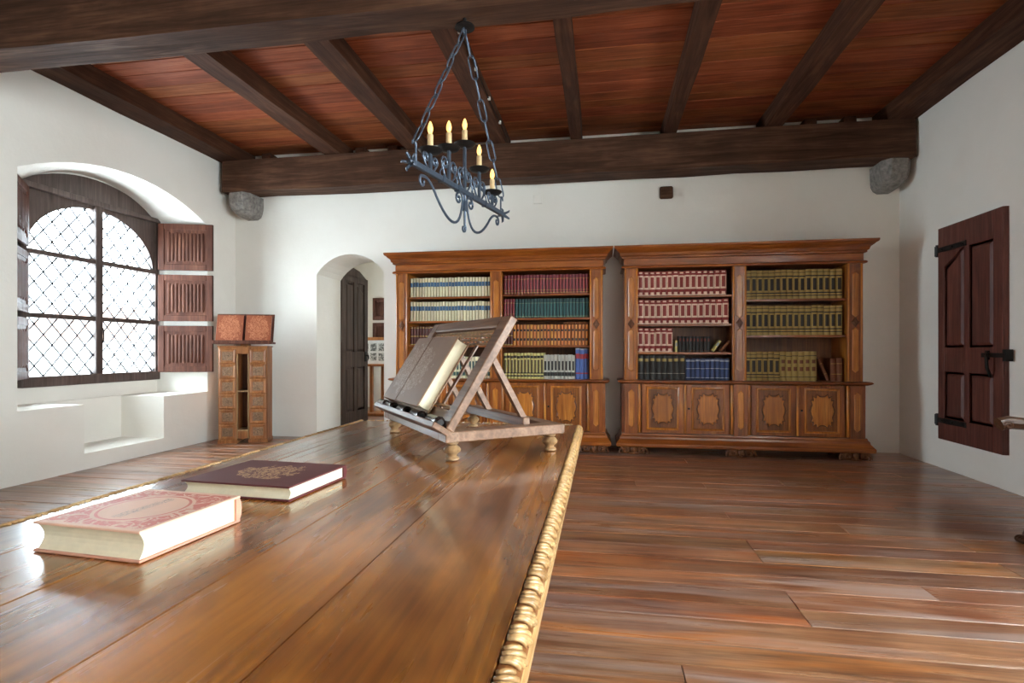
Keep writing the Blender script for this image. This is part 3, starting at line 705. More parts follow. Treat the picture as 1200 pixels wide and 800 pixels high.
# spine zones: (z0, z1, edge colour, middle colour, proud in m)
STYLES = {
 'cream': ('cream', [(0, .54, 'creamshade', 'cream', 0), (.54, .77, 'blue', 'blue', .0008), (.77, 1, 'creamshade', 'cream', 0)]),
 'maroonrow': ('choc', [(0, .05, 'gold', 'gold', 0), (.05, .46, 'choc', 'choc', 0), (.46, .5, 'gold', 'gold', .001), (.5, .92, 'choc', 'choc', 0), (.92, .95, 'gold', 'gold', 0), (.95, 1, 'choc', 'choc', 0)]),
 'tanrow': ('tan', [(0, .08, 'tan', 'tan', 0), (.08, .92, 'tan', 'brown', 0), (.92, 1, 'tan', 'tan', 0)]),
 'burg': ('burg', [(0, .06, 'burg', 'burg', 0), (.06, .09, 'gold', 'gold', 0), (.09, .20, 'burgshade', 'burglit', 0), (.20, .215, 'gold', 'gold', 0), (.215, .78, 'burgshade', 'burglit', 0), (.78, .80, 'gold', 'gold', 0), (.80, 1, 'burg', 'burg', 0)]),
 'teal': ('teal', [(0, .05, 'teal', 'teal', 0), (.05, .09, 'sage', 'sage', 0), (.09, .76, 'tealshade', 'teallit', 0), (.76, .78, 'sage', 'sage', 0), (.78, 1, 'tealshade', 'teal', 0)]),
 'orange': ('tan', [(0, .22, 'tanshade', 'tan', 0), (.22, .34, 'tanshade', 'black', 0), (.34, .68, 'tanshade', 'tan', .001), (.68, .78, 'tanshade', 'black', 0), (.78, 1, 'tanshade', 'tan', 0)]),
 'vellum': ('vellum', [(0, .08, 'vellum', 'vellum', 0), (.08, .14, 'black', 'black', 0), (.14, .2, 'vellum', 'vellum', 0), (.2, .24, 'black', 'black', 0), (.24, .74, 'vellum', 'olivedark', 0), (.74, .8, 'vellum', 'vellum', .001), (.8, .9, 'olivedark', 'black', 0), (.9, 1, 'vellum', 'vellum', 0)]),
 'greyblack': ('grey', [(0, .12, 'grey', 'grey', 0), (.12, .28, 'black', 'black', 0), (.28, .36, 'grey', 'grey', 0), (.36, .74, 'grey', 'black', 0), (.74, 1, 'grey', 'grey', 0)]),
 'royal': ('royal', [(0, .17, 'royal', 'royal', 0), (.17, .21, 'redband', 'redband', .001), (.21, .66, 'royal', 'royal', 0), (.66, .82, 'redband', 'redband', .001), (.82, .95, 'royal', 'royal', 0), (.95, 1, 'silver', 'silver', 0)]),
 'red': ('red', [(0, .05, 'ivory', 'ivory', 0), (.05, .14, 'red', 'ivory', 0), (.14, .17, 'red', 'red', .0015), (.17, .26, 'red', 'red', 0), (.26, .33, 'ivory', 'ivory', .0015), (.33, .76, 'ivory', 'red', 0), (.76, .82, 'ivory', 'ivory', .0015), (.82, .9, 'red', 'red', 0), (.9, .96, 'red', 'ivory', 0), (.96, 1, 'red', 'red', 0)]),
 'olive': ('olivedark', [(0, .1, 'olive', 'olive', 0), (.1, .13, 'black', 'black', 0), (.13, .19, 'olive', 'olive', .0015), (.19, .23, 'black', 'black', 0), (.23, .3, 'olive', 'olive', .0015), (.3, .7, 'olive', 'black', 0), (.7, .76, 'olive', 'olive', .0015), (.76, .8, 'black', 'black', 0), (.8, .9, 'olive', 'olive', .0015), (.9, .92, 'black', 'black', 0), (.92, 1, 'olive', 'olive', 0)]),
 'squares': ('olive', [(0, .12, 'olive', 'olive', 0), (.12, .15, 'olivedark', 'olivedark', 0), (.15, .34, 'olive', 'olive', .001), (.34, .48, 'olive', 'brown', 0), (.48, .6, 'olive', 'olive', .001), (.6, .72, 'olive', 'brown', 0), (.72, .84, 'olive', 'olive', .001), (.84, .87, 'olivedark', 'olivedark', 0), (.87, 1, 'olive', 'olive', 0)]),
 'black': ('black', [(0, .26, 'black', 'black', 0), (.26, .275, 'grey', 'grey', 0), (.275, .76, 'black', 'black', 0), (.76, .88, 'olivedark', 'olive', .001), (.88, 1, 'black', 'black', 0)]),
 'navy': ('navy', [(0, .1, 'navy', 'navy', 0), (.1, .13, 'silver', 'silver', 0), (.13, .52, 'navy', 'navylit', 0), (.52, .55, 'silver', 'silver', 0), (.55, .86, 'navy', 'navylit', 0), (.86, .94, 'silver', 'silver', 0), (.94, 1, 'navy', 'navy', 0)]),
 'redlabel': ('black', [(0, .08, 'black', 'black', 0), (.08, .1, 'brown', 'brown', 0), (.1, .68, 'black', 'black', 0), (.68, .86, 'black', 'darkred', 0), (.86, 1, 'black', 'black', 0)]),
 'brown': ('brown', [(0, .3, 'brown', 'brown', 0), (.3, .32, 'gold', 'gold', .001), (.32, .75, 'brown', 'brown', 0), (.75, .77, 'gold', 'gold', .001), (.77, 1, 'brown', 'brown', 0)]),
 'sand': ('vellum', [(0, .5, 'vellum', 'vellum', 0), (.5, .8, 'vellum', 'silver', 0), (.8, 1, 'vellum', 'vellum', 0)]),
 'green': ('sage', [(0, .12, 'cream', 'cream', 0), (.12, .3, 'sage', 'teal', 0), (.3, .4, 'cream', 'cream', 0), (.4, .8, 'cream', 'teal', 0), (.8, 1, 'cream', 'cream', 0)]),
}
BOOKS = {}
def book_mesh(style, w_, h_, d_):
    key = (style, round(w_, 3), round(h_, 3), round(d_, 3))
    if key in BOOKS: return BOOKS[key]
    base, zones = STYLES[style]
    names = []
    def mi(n):
        if n not in names: names.append(n)
        return names.index(n)
    mi(base); pg = mi('pages')
    m = MB(); t = 0.003
    # boards, then the page block set in from their edges, then the rounded spine in zones
    m.mi = mi(base); m.box((0, 0.010, 0), (t, d_, h_)); m.box((w_ - t, 0.010, 0), (w_, d_, h_))
    m.mi = pg; m.box((t, 0.012, 0.004), (w_ - t, d_ - 0.004, h_ - 0.005))
    bul = min(0.016, w_*0.42)
    us = [0, 0.2, 0.4, 0.6, 0.8, 1.0]
    def P(u, z, pr): return (w_*u, 0.012 - (bul + pr)*math.sin(PI*(0.12 + 0.76*u)) - 0.001, z)
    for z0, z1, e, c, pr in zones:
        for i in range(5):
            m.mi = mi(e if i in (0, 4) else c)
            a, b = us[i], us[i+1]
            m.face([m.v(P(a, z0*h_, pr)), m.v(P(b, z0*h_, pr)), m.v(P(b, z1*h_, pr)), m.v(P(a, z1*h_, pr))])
    m.mi = mi(base)
    for z in (0.0, h_): m.face([m.v(P(u, z, 0)) for u in us] + [m.v((w_, 0.012, z)), m.v((0, 0.012, z))])
    me = bpy.data.meshes.new('book'); m.bm.to_mesh(me); m.bm.free()
    for n in names: me.materials.append(M[n])
    BOOKS[key] = me; return me
GAPY = 0.075                                # how far the spines stand behind the bookcase front
def row_of(case_x, bay, z, start, count, span, style, h_, label, group, name='book', d_=0.20):
    # count books filling span metres of the bay, starting start metres from its left side
    bx0 = case_x + PIL + bay*(BAYW + MID) + 0.004; w_ = span / count; x = bx0 + start
    for i in range(count):
        me = book_mesh(style, w_ - 0.0028, h_, d_)
        o = link(name, me, None, (x, 6.52 + GAPY + random.uniform(0, 0.006), z + 0.001)); o.scale.z = random.uniform(0.972, 1.0)
        tag(o, label, 'book', group); x += w_
A_, B_ = XA, XB
CL, CR = 'the bookcase by the doorway', 'the bookcase by the corner'
BW = BAYW - 0.012
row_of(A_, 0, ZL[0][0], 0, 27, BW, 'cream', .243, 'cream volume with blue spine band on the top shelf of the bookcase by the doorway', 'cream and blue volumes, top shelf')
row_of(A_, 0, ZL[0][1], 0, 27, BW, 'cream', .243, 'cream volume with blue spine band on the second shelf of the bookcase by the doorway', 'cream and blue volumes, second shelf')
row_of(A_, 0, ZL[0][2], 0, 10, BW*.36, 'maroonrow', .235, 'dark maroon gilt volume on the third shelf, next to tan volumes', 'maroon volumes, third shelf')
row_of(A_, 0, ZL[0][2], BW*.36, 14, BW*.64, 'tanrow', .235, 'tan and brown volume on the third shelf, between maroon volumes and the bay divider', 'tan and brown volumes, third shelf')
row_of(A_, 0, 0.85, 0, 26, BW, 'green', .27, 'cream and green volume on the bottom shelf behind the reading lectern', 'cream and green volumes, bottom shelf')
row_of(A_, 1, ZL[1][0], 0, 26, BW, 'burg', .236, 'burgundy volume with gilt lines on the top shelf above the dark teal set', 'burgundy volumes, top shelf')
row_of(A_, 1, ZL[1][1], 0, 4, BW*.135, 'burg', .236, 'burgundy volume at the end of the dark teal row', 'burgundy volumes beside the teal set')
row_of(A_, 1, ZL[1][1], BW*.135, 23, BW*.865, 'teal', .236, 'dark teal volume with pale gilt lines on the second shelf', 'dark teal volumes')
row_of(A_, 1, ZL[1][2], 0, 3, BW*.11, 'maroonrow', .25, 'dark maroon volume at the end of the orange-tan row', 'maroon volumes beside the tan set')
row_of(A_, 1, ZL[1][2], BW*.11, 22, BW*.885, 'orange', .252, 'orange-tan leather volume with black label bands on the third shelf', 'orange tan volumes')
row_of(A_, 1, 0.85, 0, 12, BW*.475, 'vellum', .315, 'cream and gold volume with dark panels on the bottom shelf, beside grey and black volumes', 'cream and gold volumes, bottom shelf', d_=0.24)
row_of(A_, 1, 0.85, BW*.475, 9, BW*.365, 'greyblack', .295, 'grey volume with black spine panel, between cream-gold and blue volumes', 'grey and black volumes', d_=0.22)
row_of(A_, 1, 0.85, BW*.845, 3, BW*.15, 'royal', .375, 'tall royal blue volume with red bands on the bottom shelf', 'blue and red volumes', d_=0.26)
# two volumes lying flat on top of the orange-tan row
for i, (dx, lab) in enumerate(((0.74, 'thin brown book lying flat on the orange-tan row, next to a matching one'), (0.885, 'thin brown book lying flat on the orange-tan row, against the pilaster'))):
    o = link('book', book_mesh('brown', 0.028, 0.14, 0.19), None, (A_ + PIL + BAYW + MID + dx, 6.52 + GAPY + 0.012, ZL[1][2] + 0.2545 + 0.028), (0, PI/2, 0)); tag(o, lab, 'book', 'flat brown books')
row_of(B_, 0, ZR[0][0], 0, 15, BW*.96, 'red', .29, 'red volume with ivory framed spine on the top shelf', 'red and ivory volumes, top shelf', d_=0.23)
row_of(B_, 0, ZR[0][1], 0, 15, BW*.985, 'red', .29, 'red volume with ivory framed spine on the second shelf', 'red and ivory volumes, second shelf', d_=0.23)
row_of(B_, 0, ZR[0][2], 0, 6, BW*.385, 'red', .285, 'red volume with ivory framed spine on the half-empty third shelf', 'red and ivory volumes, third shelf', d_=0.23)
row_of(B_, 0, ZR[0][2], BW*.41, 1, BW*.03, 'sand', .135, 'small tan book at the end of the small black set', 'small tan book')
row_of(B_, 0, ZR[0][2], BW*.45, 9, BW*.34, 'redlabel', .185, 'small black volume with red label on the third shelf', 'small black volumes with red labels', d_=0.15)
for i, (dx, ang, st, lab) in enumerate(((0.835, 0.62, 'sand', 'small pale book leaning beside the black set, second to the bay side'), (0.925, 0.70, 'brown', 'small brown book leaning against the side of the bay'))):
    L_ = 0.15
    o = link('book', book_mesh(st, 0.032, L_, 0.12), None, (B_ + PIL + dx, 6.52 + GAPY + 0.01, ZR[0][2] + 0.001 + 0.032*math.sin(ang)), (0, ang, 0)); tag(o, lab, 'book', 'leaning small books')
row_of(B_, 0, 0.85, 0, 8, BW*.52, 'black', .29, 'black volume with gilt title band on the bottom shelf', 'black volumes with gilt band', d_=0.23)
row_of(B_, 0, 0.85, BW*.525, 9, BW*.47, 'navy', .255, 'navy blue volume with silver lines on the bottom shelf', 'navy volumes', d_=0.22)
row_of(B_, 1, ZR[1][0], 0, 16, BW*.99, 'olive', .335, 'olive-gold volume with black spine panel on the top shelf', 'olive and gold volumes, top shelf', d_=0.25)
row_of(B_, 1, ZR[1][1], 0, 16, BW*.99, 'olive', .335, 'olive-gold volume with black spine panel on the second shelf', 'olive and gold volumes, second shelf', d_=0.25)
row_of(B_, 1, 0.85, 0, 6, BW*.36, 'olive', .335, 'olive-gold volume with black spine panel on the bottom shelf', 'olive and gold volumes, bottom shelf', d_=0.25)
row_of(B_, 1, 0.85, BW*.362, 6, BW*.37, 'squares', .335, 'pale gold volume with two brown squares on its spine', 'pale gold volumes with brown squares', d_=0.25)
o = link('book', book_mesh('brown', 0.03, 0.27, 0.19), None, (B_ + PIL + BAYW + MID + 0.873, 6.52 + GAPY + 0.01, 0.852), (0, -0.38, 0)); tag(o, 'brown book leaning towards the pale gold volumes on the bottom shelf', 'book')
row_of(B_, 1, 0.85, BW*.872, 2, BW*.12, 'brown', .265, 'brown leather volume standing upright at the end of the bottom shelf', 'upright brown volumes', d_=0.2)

# ------------------------------------------------------------------ the long table
TZ, TX0, TX1, TY0, TY1 = 0.80, -1.37, -0.098, -0.75, 2.96
tb = thing('library_table', 'long varnished wooden table with carved leaf edge carrying the lectern', 'table', ((TX0 + TX1)/2, (TY0 + TY1)/2, 0))
OFF = Vector((-(TX0 + TX1)/2, -(TY0 + TY1)/2, 0))
def T(p): return tuple(Vector(p) + OFF)
xin0, xin1, yin0, yin1 = TX0 + 0.034, TX1 - 0.034, TY0 + 0.034, TY1 - 0.034
xs = [xin0, -1.16, -0.93, -0.66, -0.43, xin1]
for a, b in zip(xs, xs[1:]):
    bx('plank', T((a + 0.0006, yin0, TZ - 0.035)), T((b - 0.0006, yin1, TZ + random.uniform(-0.0014, 0.0))), M['table'], tb, bev=0.0012)
# moulded edge: fillet below, hollow at the inside, ovolo that carries the leaves
def edge_prof(u):                         # u 0..1 across the ovolo, gives (outward offset from inner line, z)
    return (0.003 + 0.026*math.sin(u*PI/2), TZ - 0.002 - 0.026*(1 - math.cos(u*PI/2)))
m = MB(); loops = []
for o_, z in [(0.0, TZ - 0.045), (0.0, TZ - 0.004)] + [edge_prof(i/5) for i in range(6)] + [(0.030, TZ - 0.030), (0.034, TZ - 0.032), (0.034, TZ - 0.045), (0.028, TZ - 0.050), (0.0, TZ - 0.050)]:
    loops.append([T((xin0 - o_, yin0 - o_, z)), T((xin1 + o_, yin0 - o_, z)), T((xin1 + o_, yin1 + o_, z)), T((xin0 - o_, yin1 + o_, z))])
m.loft(loops[:8], caps=False); m.mi = 1; m.loft(loops[7:], caps=False); obj('edge_moulding', m, [M['tablebase'], M['carve']], tb)
PITCH = 0.056
def leaf_mesh():
    # one carved acanthus leaf lying over the ovolo: five fronds that fan from the inner hollow out to pointed tips
    m = MB()
    for v0, v1, r, u1 in ((-0.42, 0.34, 0.0062, 0.98), (-0.20, 0.44, 0.0058, 0.80), (0.04, 0.50, 0.0050, 0.58), (-0.46, 0.08, 0.0054, 0.90), (-0.50, -0.22, 0.0046, 0.74)):
        pts, rad = [], []
        for i in range(6):
            t = i/5; u = u1*t; v = v0 + (v1 - v0)*t**1.6
            o_, z = edge_prof(u); nx, nz = math.sin(u*PI/2), math.cos(u*PI/2)
            hgt = 0.001 + 0.005*math.sin(PI*(0.15 + 0.85*t))
            pts.append((o_ + nx*hgt, PITCH*v, z - TZ + nz*hgt - 0.0015)); rad.append(0.86*r*(0.55 + 0.45*math.sin(PI*(0.2 + 0.6*t)))*(1 if i < 5 else 0.25))
        m.tube(pts, rad, 5)
    return m.mesh('carved_leaf', M['carve'], True)
LEAF = leaf_mesh()
y = yin0 + PITCH*0.6
while y < yin1 - 0.02:
    link('carved_leaf', LEAF, tb, T((xin1, y, TZ))); link('carved_leaf', LEAF, tb, T((xin0, y, TZ)), (0, 0, PI)); y += PITCH
x = xin0 + PITCH*0.6
while x < xin1 - 0.02:
    link('carved_leaf', LEAF, tb, T((x, yin1, TZ)), (0, 0, PI/2)); x += PITCH
for nm, a, b in (('apron', (TX0 + 0.12, TY0 + 0.12, 0.64), (TX0 + 0.15, TY1 - 0.12, 0.752)), ('apron', (TX1 - 0.15, TY0 + 0.12, 0.64), (TX1 - 0.12, TY1 - 0.12, 0.752)), ('apron', (TX0 + 0.12, TY1 - 0.15, 0.64), (TX1 - 0.12, TY1 - 0.12, 0.752)), ('apron', (TX0 + 0.12, TY0 + 0.12, 0.64), (TX1 - 0.12, TY0 + 0.15, 0.752))):
    bx(nm, T(a), T(b), M['tablebase'], tb, bev=0.004)
m = MB(); m.box((-0.05, -0.05, 0.56), (0.05, 0.05, 0.752)); m.lathe([(0.03, 0.10), (0.045, 0.12), (0.03, 0.14), (0.028, 0.17), (0.05, 0.26), (0.058, 0.34), (0.048, 0.42), (0.028, 0.48), (0.042, 0.50), (0.042, 0.52), (0.03, 0.56)], 14); m.box((-0.05, -0.05, 0.0), (0.05, 0.05, 0.11))
LEG = m.mesh('leg', M['tablebase'], 40)
for lx in (TX0 + 0.27, TX1 - 0.27):
    for ly in (TY0 + 0.2, TY1 - 0.2): link('leg', LEG, tb, T((lx, ly, 0)))
    bx('stretcher', T((lx - 0.03, TY0 + 0.25, 0.04)), T((lx + 0.03, TY1 - 0.25, 0.09)), M['tablebase'], tb)

# ------------------------------------------------------------------ the two books lying on the table
def flat_book(loc, rz, W_, L_, Th, cov, cloth, label):
    # origin in the middle of the front cover; spine along -x
    t = thing('book', label, 'book', loc, rz)
    m = MB(); m.box((-W_/2, -L_/2, Th - 0.005), (W_/2, L_/2, Th), 0.0012); fc = obj('front_cover', m, cov, t)
    bx('back_cover', (-W_/2, -L_/2, 0), (W_/2, L_/2, 0.005), cloth, t, bev=0.0012)
    # page block with hollowed fore-edge and slightly swollen head and tail
    m = MB(); loops = []
    for i in range(7):
        z = 0.005 + (Th - 0.010)*i/6; h = 0.010*math.sin(PI*i/6)
        loops.append([(-W_/2 + 0.012, -L_/2 + 0.006, z), (W_/2 - 0.005 - h, -L_/2 + 0.006 + h*0.25, z), (W_/2 - 0.005 - h, L_/2 - 0.006, z), (-W_/2 + 0.012, L_/2 - 0.006, z)])
    m.loft(loops); obj('pages', m, M['pages'], t)
    m = MB(); loops = []
    for i in range(7):
        a = PI*i/6; loops.append([(-W_/2 + 0.012 - 0.016*math.sin(a), q, Th/2 - (Th/2)*math.cos(a)) for q in (-L_/2, L_/2)] + [(-W_/2 + 0.014, L_/2, Th/2 - (Th/2 - 0.003)*math.cos(a)), (-W_/2 + 0.014, -L_/2, Th/2 - (Th/2 - 0.003)*math.cos(a))])
    m.loft(loops); obj('spine', m, cloth, t)
    return t
flat_book((-0.972, 1.035, TZ + 0.0005), math.radians(-94.5), 0.262, 0.262, 0.060, M['cover_red'], M['pinkcloth'], 'thick book with pink and red ornamental cover lying on the table')
flat_book((-0.970, 1.475, TZ + 0.0005), math.radians(-94.0), 0.285, 0.342, 0.040, M['cover_maroon'], M['maroon'], 'dark maroon book with gilt crest lying on the table')

# ------------------------------------------------------------------ the reading lectern with its folio
LA = math.radians(37.0)
lec = thing('book_lectern', 'sloping wooden book lectern on four turned feet, standing on the table', 'lectern', (-0.543, 1.865, TZ + 0.0005), LA)
LW, LD = 0.84, 0.50          # along local +y (width), local +x (depth)
FZ = 0.07
def foot_l():
    m = MB(); m.lathe([(0.020, 0.0), (0.026, 0.004), (0.026, 0.010), (0.016, 0.016), (0.018, 0.022), (0.030, 0.032), (0.032, 0.040), (0.026, 0.049), (0.016, 0.055), (0.024, 0.062), (0.024, 0.071)], 16); return m.mesh('foot', M['lec_turn'], 35)
FT = foot_l()
for fx in (0.04, LD - 0.045):
    for fy in (0.04, LW - 0.04): link('foot', FT, lec, (fx, fy, 0))
B0, B1 = FZ, FZ + 0.038
bx('side_rail', (0, 0, B0), (LD, 0.075, B1), M['lec_x'], lec, bev=0.003); bx('side_rail', (0, LW - 0.075, B0), (LD, LW, B1), M['lec_x'], lec, bev=0.003)
bx('front_rail', (0, 0.075, B0), (0.07, LW - 0.075, B1), M['lec_x'], lec, bev=0.003); bx('back_rail', (LD - 0.06, 0.075, B0), (LD, LW - 0.075, B1), M['lec_x'], lec, bev=0.003)
bx('stretcher', (0.345, 0.06, B1 - 0.012), (0.375, LW - 0.06, B1 + 0.026), M['lec_x'], lec, bev=0.003)
# sloping panel: frame of stiles and rails with slats, tilted about the front edge
SLA = math.atan2(0.405, 0.257); SL = 0.485
pan = link('sloping_panel', None)
m = MB()                                   # local: x up the slope, y along, z out of the face
m.box((0, 0, 0), (SL, 0.07, 0.034), 0.004); m.box((0, LW - 0.07, 0), (SL, LW, 0.034), 0.004)
m.box((SL - 0.05, 0.07, 0), (SL, LW - 0.07, 0.034), 0.004); m.box((0, 0.07, 0), (0.07, LW - 0.07, 0.030), 0.004)
bpy.data.objects.remove(pan)
pan = obj('sloping_panel', m, M['lec_x'], lec, loc=(0.03, 0, B1 - 0.004)); pan.rotation_euler = (0, -SLA, 0)
for q in (0.085, 0.368, 0.388, 0.408, 0.426):
    m = MB(); m.tube([(q, 0.06, 0.016), (q, LW - 0.06, 0.016)], 0.007, 6); obj('slat', m, M['lec_turn'], pan)
for q in (0.22, 0.42, 0.62): bx('upright_slat', (0.06, q - 0.012, 0.006), (SL - 0.045, q + 0.012, 0.012), M['lec_x'], pan)
led = bx('ledge', (-0.022, -0.0, -0.002), (0.0, LW, 0.085), M['lec_x'], pan, bev=0.003)
for q in (0.07, 0.27, 0.46, 0.66, 0.79):
    m = MB(); m.lathe([(0.012, -0.06), (0.02, -0.05), (0.022, 0.05), (0.012, 0.06)], 10); me = m.mesh('ledge_pad', M['tape'], 40)
    link('ledge_pad', me, led, (0.008, q, 0.060), (PI/2, 0, 0))
for fy in (0.10, LW - 0.10, LW*0.5):      # props from the back of the panel down to the stretcher
    m = MB(); a_ = Vector((0.03 + 0.33*math.cos(SLA) + 0.012, fy, B1 + 0.33*math.sin(SLA))); b_ = Vector((0.375, fy, B1 + 0.004))
    d = (b_ - a_).normalized(); nn = Vector((0, 1, 0)); sd = d.cross(nn)
    m.loft([[p + nn*s*0.014 + sd*q*0.011 for s, q in ((-1, -1), (1, -1), (1, 1), (-1, 1))] for p in (a_, b_)]); obj('prop', m, M['lec_x'], lec)
# folio resting on the lectern (own top-level thing)
fo = thing('folio_book', 'large grey-brown leather folio with faded gilt tooling resting on the lectern', 'book', (0, 0, 0))
Mp = Matrix.Translation((-0.543, 1.865, TZ)) @ Matrix.Rotation(LA, 4, 'Z') @ Matrix.Translation((0.03, 0, B1 - 0.004)) @ Matrix.Rotation(-SLA, 4, 'Y')
FL, FH, FT_ = 0.50, 0.325, 0.062
fo.matrix_world = Mp @ Matrix.Translation((0.031, 0.225, 0.036))
m = MB(); m.box((0, 0, FT_ - 0.007), (FH, FL, FT_), 0.002); me = m.mesh('front_cover', M['folio'])
for v_ in me.vertices: v_.co -= Vector((FH*0.5, FL*0.62, FT_))
link('front_cover', me, fo, (FH*0.5, FL*0.62, FT_))
bx('back_cover', (0, 0, 0), (FH, FL, 0.007), M['folio'], fo, bev=0.002)
m = MB(); loops = []
for i in range(7):
    z = 0.007 + (FT_ - 0.014)*i/6; h = 0.012*math.sin(PI*i/6)
    loops.append([(0.010, 0.006 + h, z), (FH - 0.010, 0.006 + h, z), (FH - 0.010, FL - 0.012, z), (0.010, FL - 0.012, z)])
m.loft(loops); obj('pages', m, M['pages'], fo)
m = MB(); loops = []
for i in range(9):
    a = PI*i/8; yy = FL - 0.014 + 0.022*math.sin(a); zz = FT_/2 - FT_/2*math.cos(a)
    loops.append([(0, yy, zz), (FH, yy, zz), (FH, FL - 0.014, zz), (0, FL - 0.014, zz)])
m.loft(loops); obj('spine', m, M['folio'], fo, 40)
m = MB(); m.box((0.0, FL*0.60 - 0.003, FT_), (FH, FL*0.60 + 0.003, FT_ + 0.0015)); obj('hinge_ridge', m, M['folio'], fo)

# ------------------------------------------------------------------ chandelier
P1, P2 = Vector((-1.011, 2.854, 2.22)), Vector((-0.739, 4.03, 2.22))
mid = (P1 + P2)/2; ca = math.atan2(P2.y - P1.y, P2.x - P1.x); HL = (P2 - P1).length/2
ch = thing('chandelier', 'wrought iron bar chandelier with five candle bulbs hanging on chains from the beam', 'chandelier', tuple(mid), ca)
# local: x along the bar, z up, origin at bar centre
MZ = 3.35 - 2.22
m = MB(); m.lathe([(0.01, MZ - 0.07), (0.065, MZ - 0.065), (0.062, MZ - 0.055), (0.03, MZ - 0.04), (0.012, MZ - 0.035), (0.012, MZ)], 16); can = obj('canopy', m, M['ironblack'], ch, 40)
m = MB(); m.tube([(0.02*math.cos(2*PI*i/10), 0, MZ - 0.085 + 0.02*math.sin(2*PI*i/10)) for i in range(10)], 0.005, 6, True); obj('ring', m, M['iron'], can)
m = MB(); m.box((-HL, -0.014, -0.016), (HL, 0.014, 0.016), 0.003)
for q in (-0.3, -0.1, 0.1, 0.3): m.box((q - 0.009, -0.018, -0.020), (q + 0.009, 0.018, 0.020))
obj('bar', m, M['iron'], ch)
def link_mesh(L_, W_, r):
    pts = []
    h = L_/2 - W_/2
    for i in range(7): a = -PI/2 + PI*i/6; pts.append((h + W_/2*math.cos(a), W_/2*math.sin(a), 0))
    for i in range(7): a = PI/2 + PI*i/6; pts.append((-h + W_/2*math.cos(a), W_/2*math.sin(a), 0))
    m = MB(); m.tube(pts, r, 6, True); return m.mesh('chain_link', M['iron'], True)
NL = 8
for s in (-1, 1):
    a_ = Vector((s*(HL - 0.012), 0, 0.125)); b_ = Vector((s*0.012, 0, MZ - 0.095)); dv = b_ - a_; L_ = dv.length/NL
    lm = link_mesh(L_*1.1, 0.056, 0.0055)
    for i in range(NL):
        c = a_ + dv*((i + 0.5)/NL)
        X = dv.normalized(); Yv = Vector((0, 1, 0)); Zv = X.cross(Yv).normalized()
        if i % 2: Yv, Zv = Zv, -Yv
        # keep a slight twist so that links read as links
        tw = Matrix.Rotation(0.35*(1 if i % 2 else -1), 3, X)
        Yv, Zv = tw @ Yv, tw @ Zv
        R_ = Matrix((X, Yv, Zv)).transposed().to_4x4()
        o = link('chain_link', lm, ch); o.matrix_local = Matrix.Translation(c) @ R_
    # hook that the chain hangs from
    m = MB(); m.tube([(s*(HL - 0.02), 0, 0.0), (s*(HL - 0.02), 0, 0.10), (s*(HL - 0.012), 0, 0.125), (s*(HL + 0.012), 0, 0.12), (s*(HL + 0.016), 0, 0.10)], 0.0065); obj('hook', m, M['iron'], ch)
    # forged finial: petals round the bar end
    m = MB()
    for k in range(5):
        a = 2*PI*k/5; c_, s_ = math.cos(a), math.sin(a)
        m.tube([(s*HL, 0, 0), (s*(HL + 0.03), 0.02*c_, 0.02*s_), (s*(HL + 0.05), 0.045*c_, 0.045*s_), (s*(HL + 0.04), 0.055*c_, 0.055*s_)], [0.012, 0.011, 0.008, 0.004], 6)
    m.sphere((s*(HL + 0.03), 0, 0), 0.016); obj('finial', m, M['iron'], ch, 40)
def S(pts): return [(p[0], 0.0, p[1]) for p in pts]
def curl(cx, cz, r, a0, turns, n=16): return [(cx + r*(1 - 0.7*i/n)*math.cos(a0 + turns*2*PI*i/n), cz + r*(1 - 0.7*i/n)*math.sin(a0 + turns*2*PI*i/n)) for i in range(n + 1)]
def bez(p0, p1, p2, p3, n=12): return [tuple((1-t)**3*a + 3*(1-t)**2*t*b + 3*(1-t)*t*t*c + t**3*d for a, b, c, d in zip(p0, p1, p2, p3)) for t in [i/n for i in range(n + 1)]]
BAND = 0.009
for s in (-1, 1):
    # long lower S-scroll from the centre drop out to the end of the bar
    pts = bez((s*0.03, -0.06), (s*0.06, -0.27), (s*0.20, -0.27), (s*0.36, -0.12)) + bez((s*0.36, -0.12), (s*0.42, -0.05), (s*0.48, -0.03), (s*0.52, -0.045), 8)[1:]
    cr = curl(s*0.515, -0.075, 0.035, PI/2, -s*0.9, 12); m = MB(); m.tube(S(pts + cr[1:]), BAND, 6, flat=0.8); obj('scroll', m, M['iron'], ch, 40)
    m = MB(); m.tube(S(bez((s*0.03, -0.06), (s*0.03, -0.01), (s*0.07, -0.005), (s*0.10, -0.03), 8) + curl(s*0.085, -0.06, 0.033, PI/3 if s > 0 else PI*2/3, -s*1.1, 12)), BAND*0.9, 6); obj('scroll', m, M['iron'], ch, 40)
m = MB(); m.tube(S([(0, 0.0), (0, -0.20)] + curl(-0.012, -0.235, 0.026, PI/3, -1.0, 10)), 0.009, 6); m.box((-0.022, -0.012, -0.12), (0.022, 0.012, -0.06)); obj('drop', m, M['iron'], ch)
CX = [(-0.43, 0.115), (-0.21, 0.205), (0.0, 0.30), (0.215, 0.205), (0.43, 0.105)]
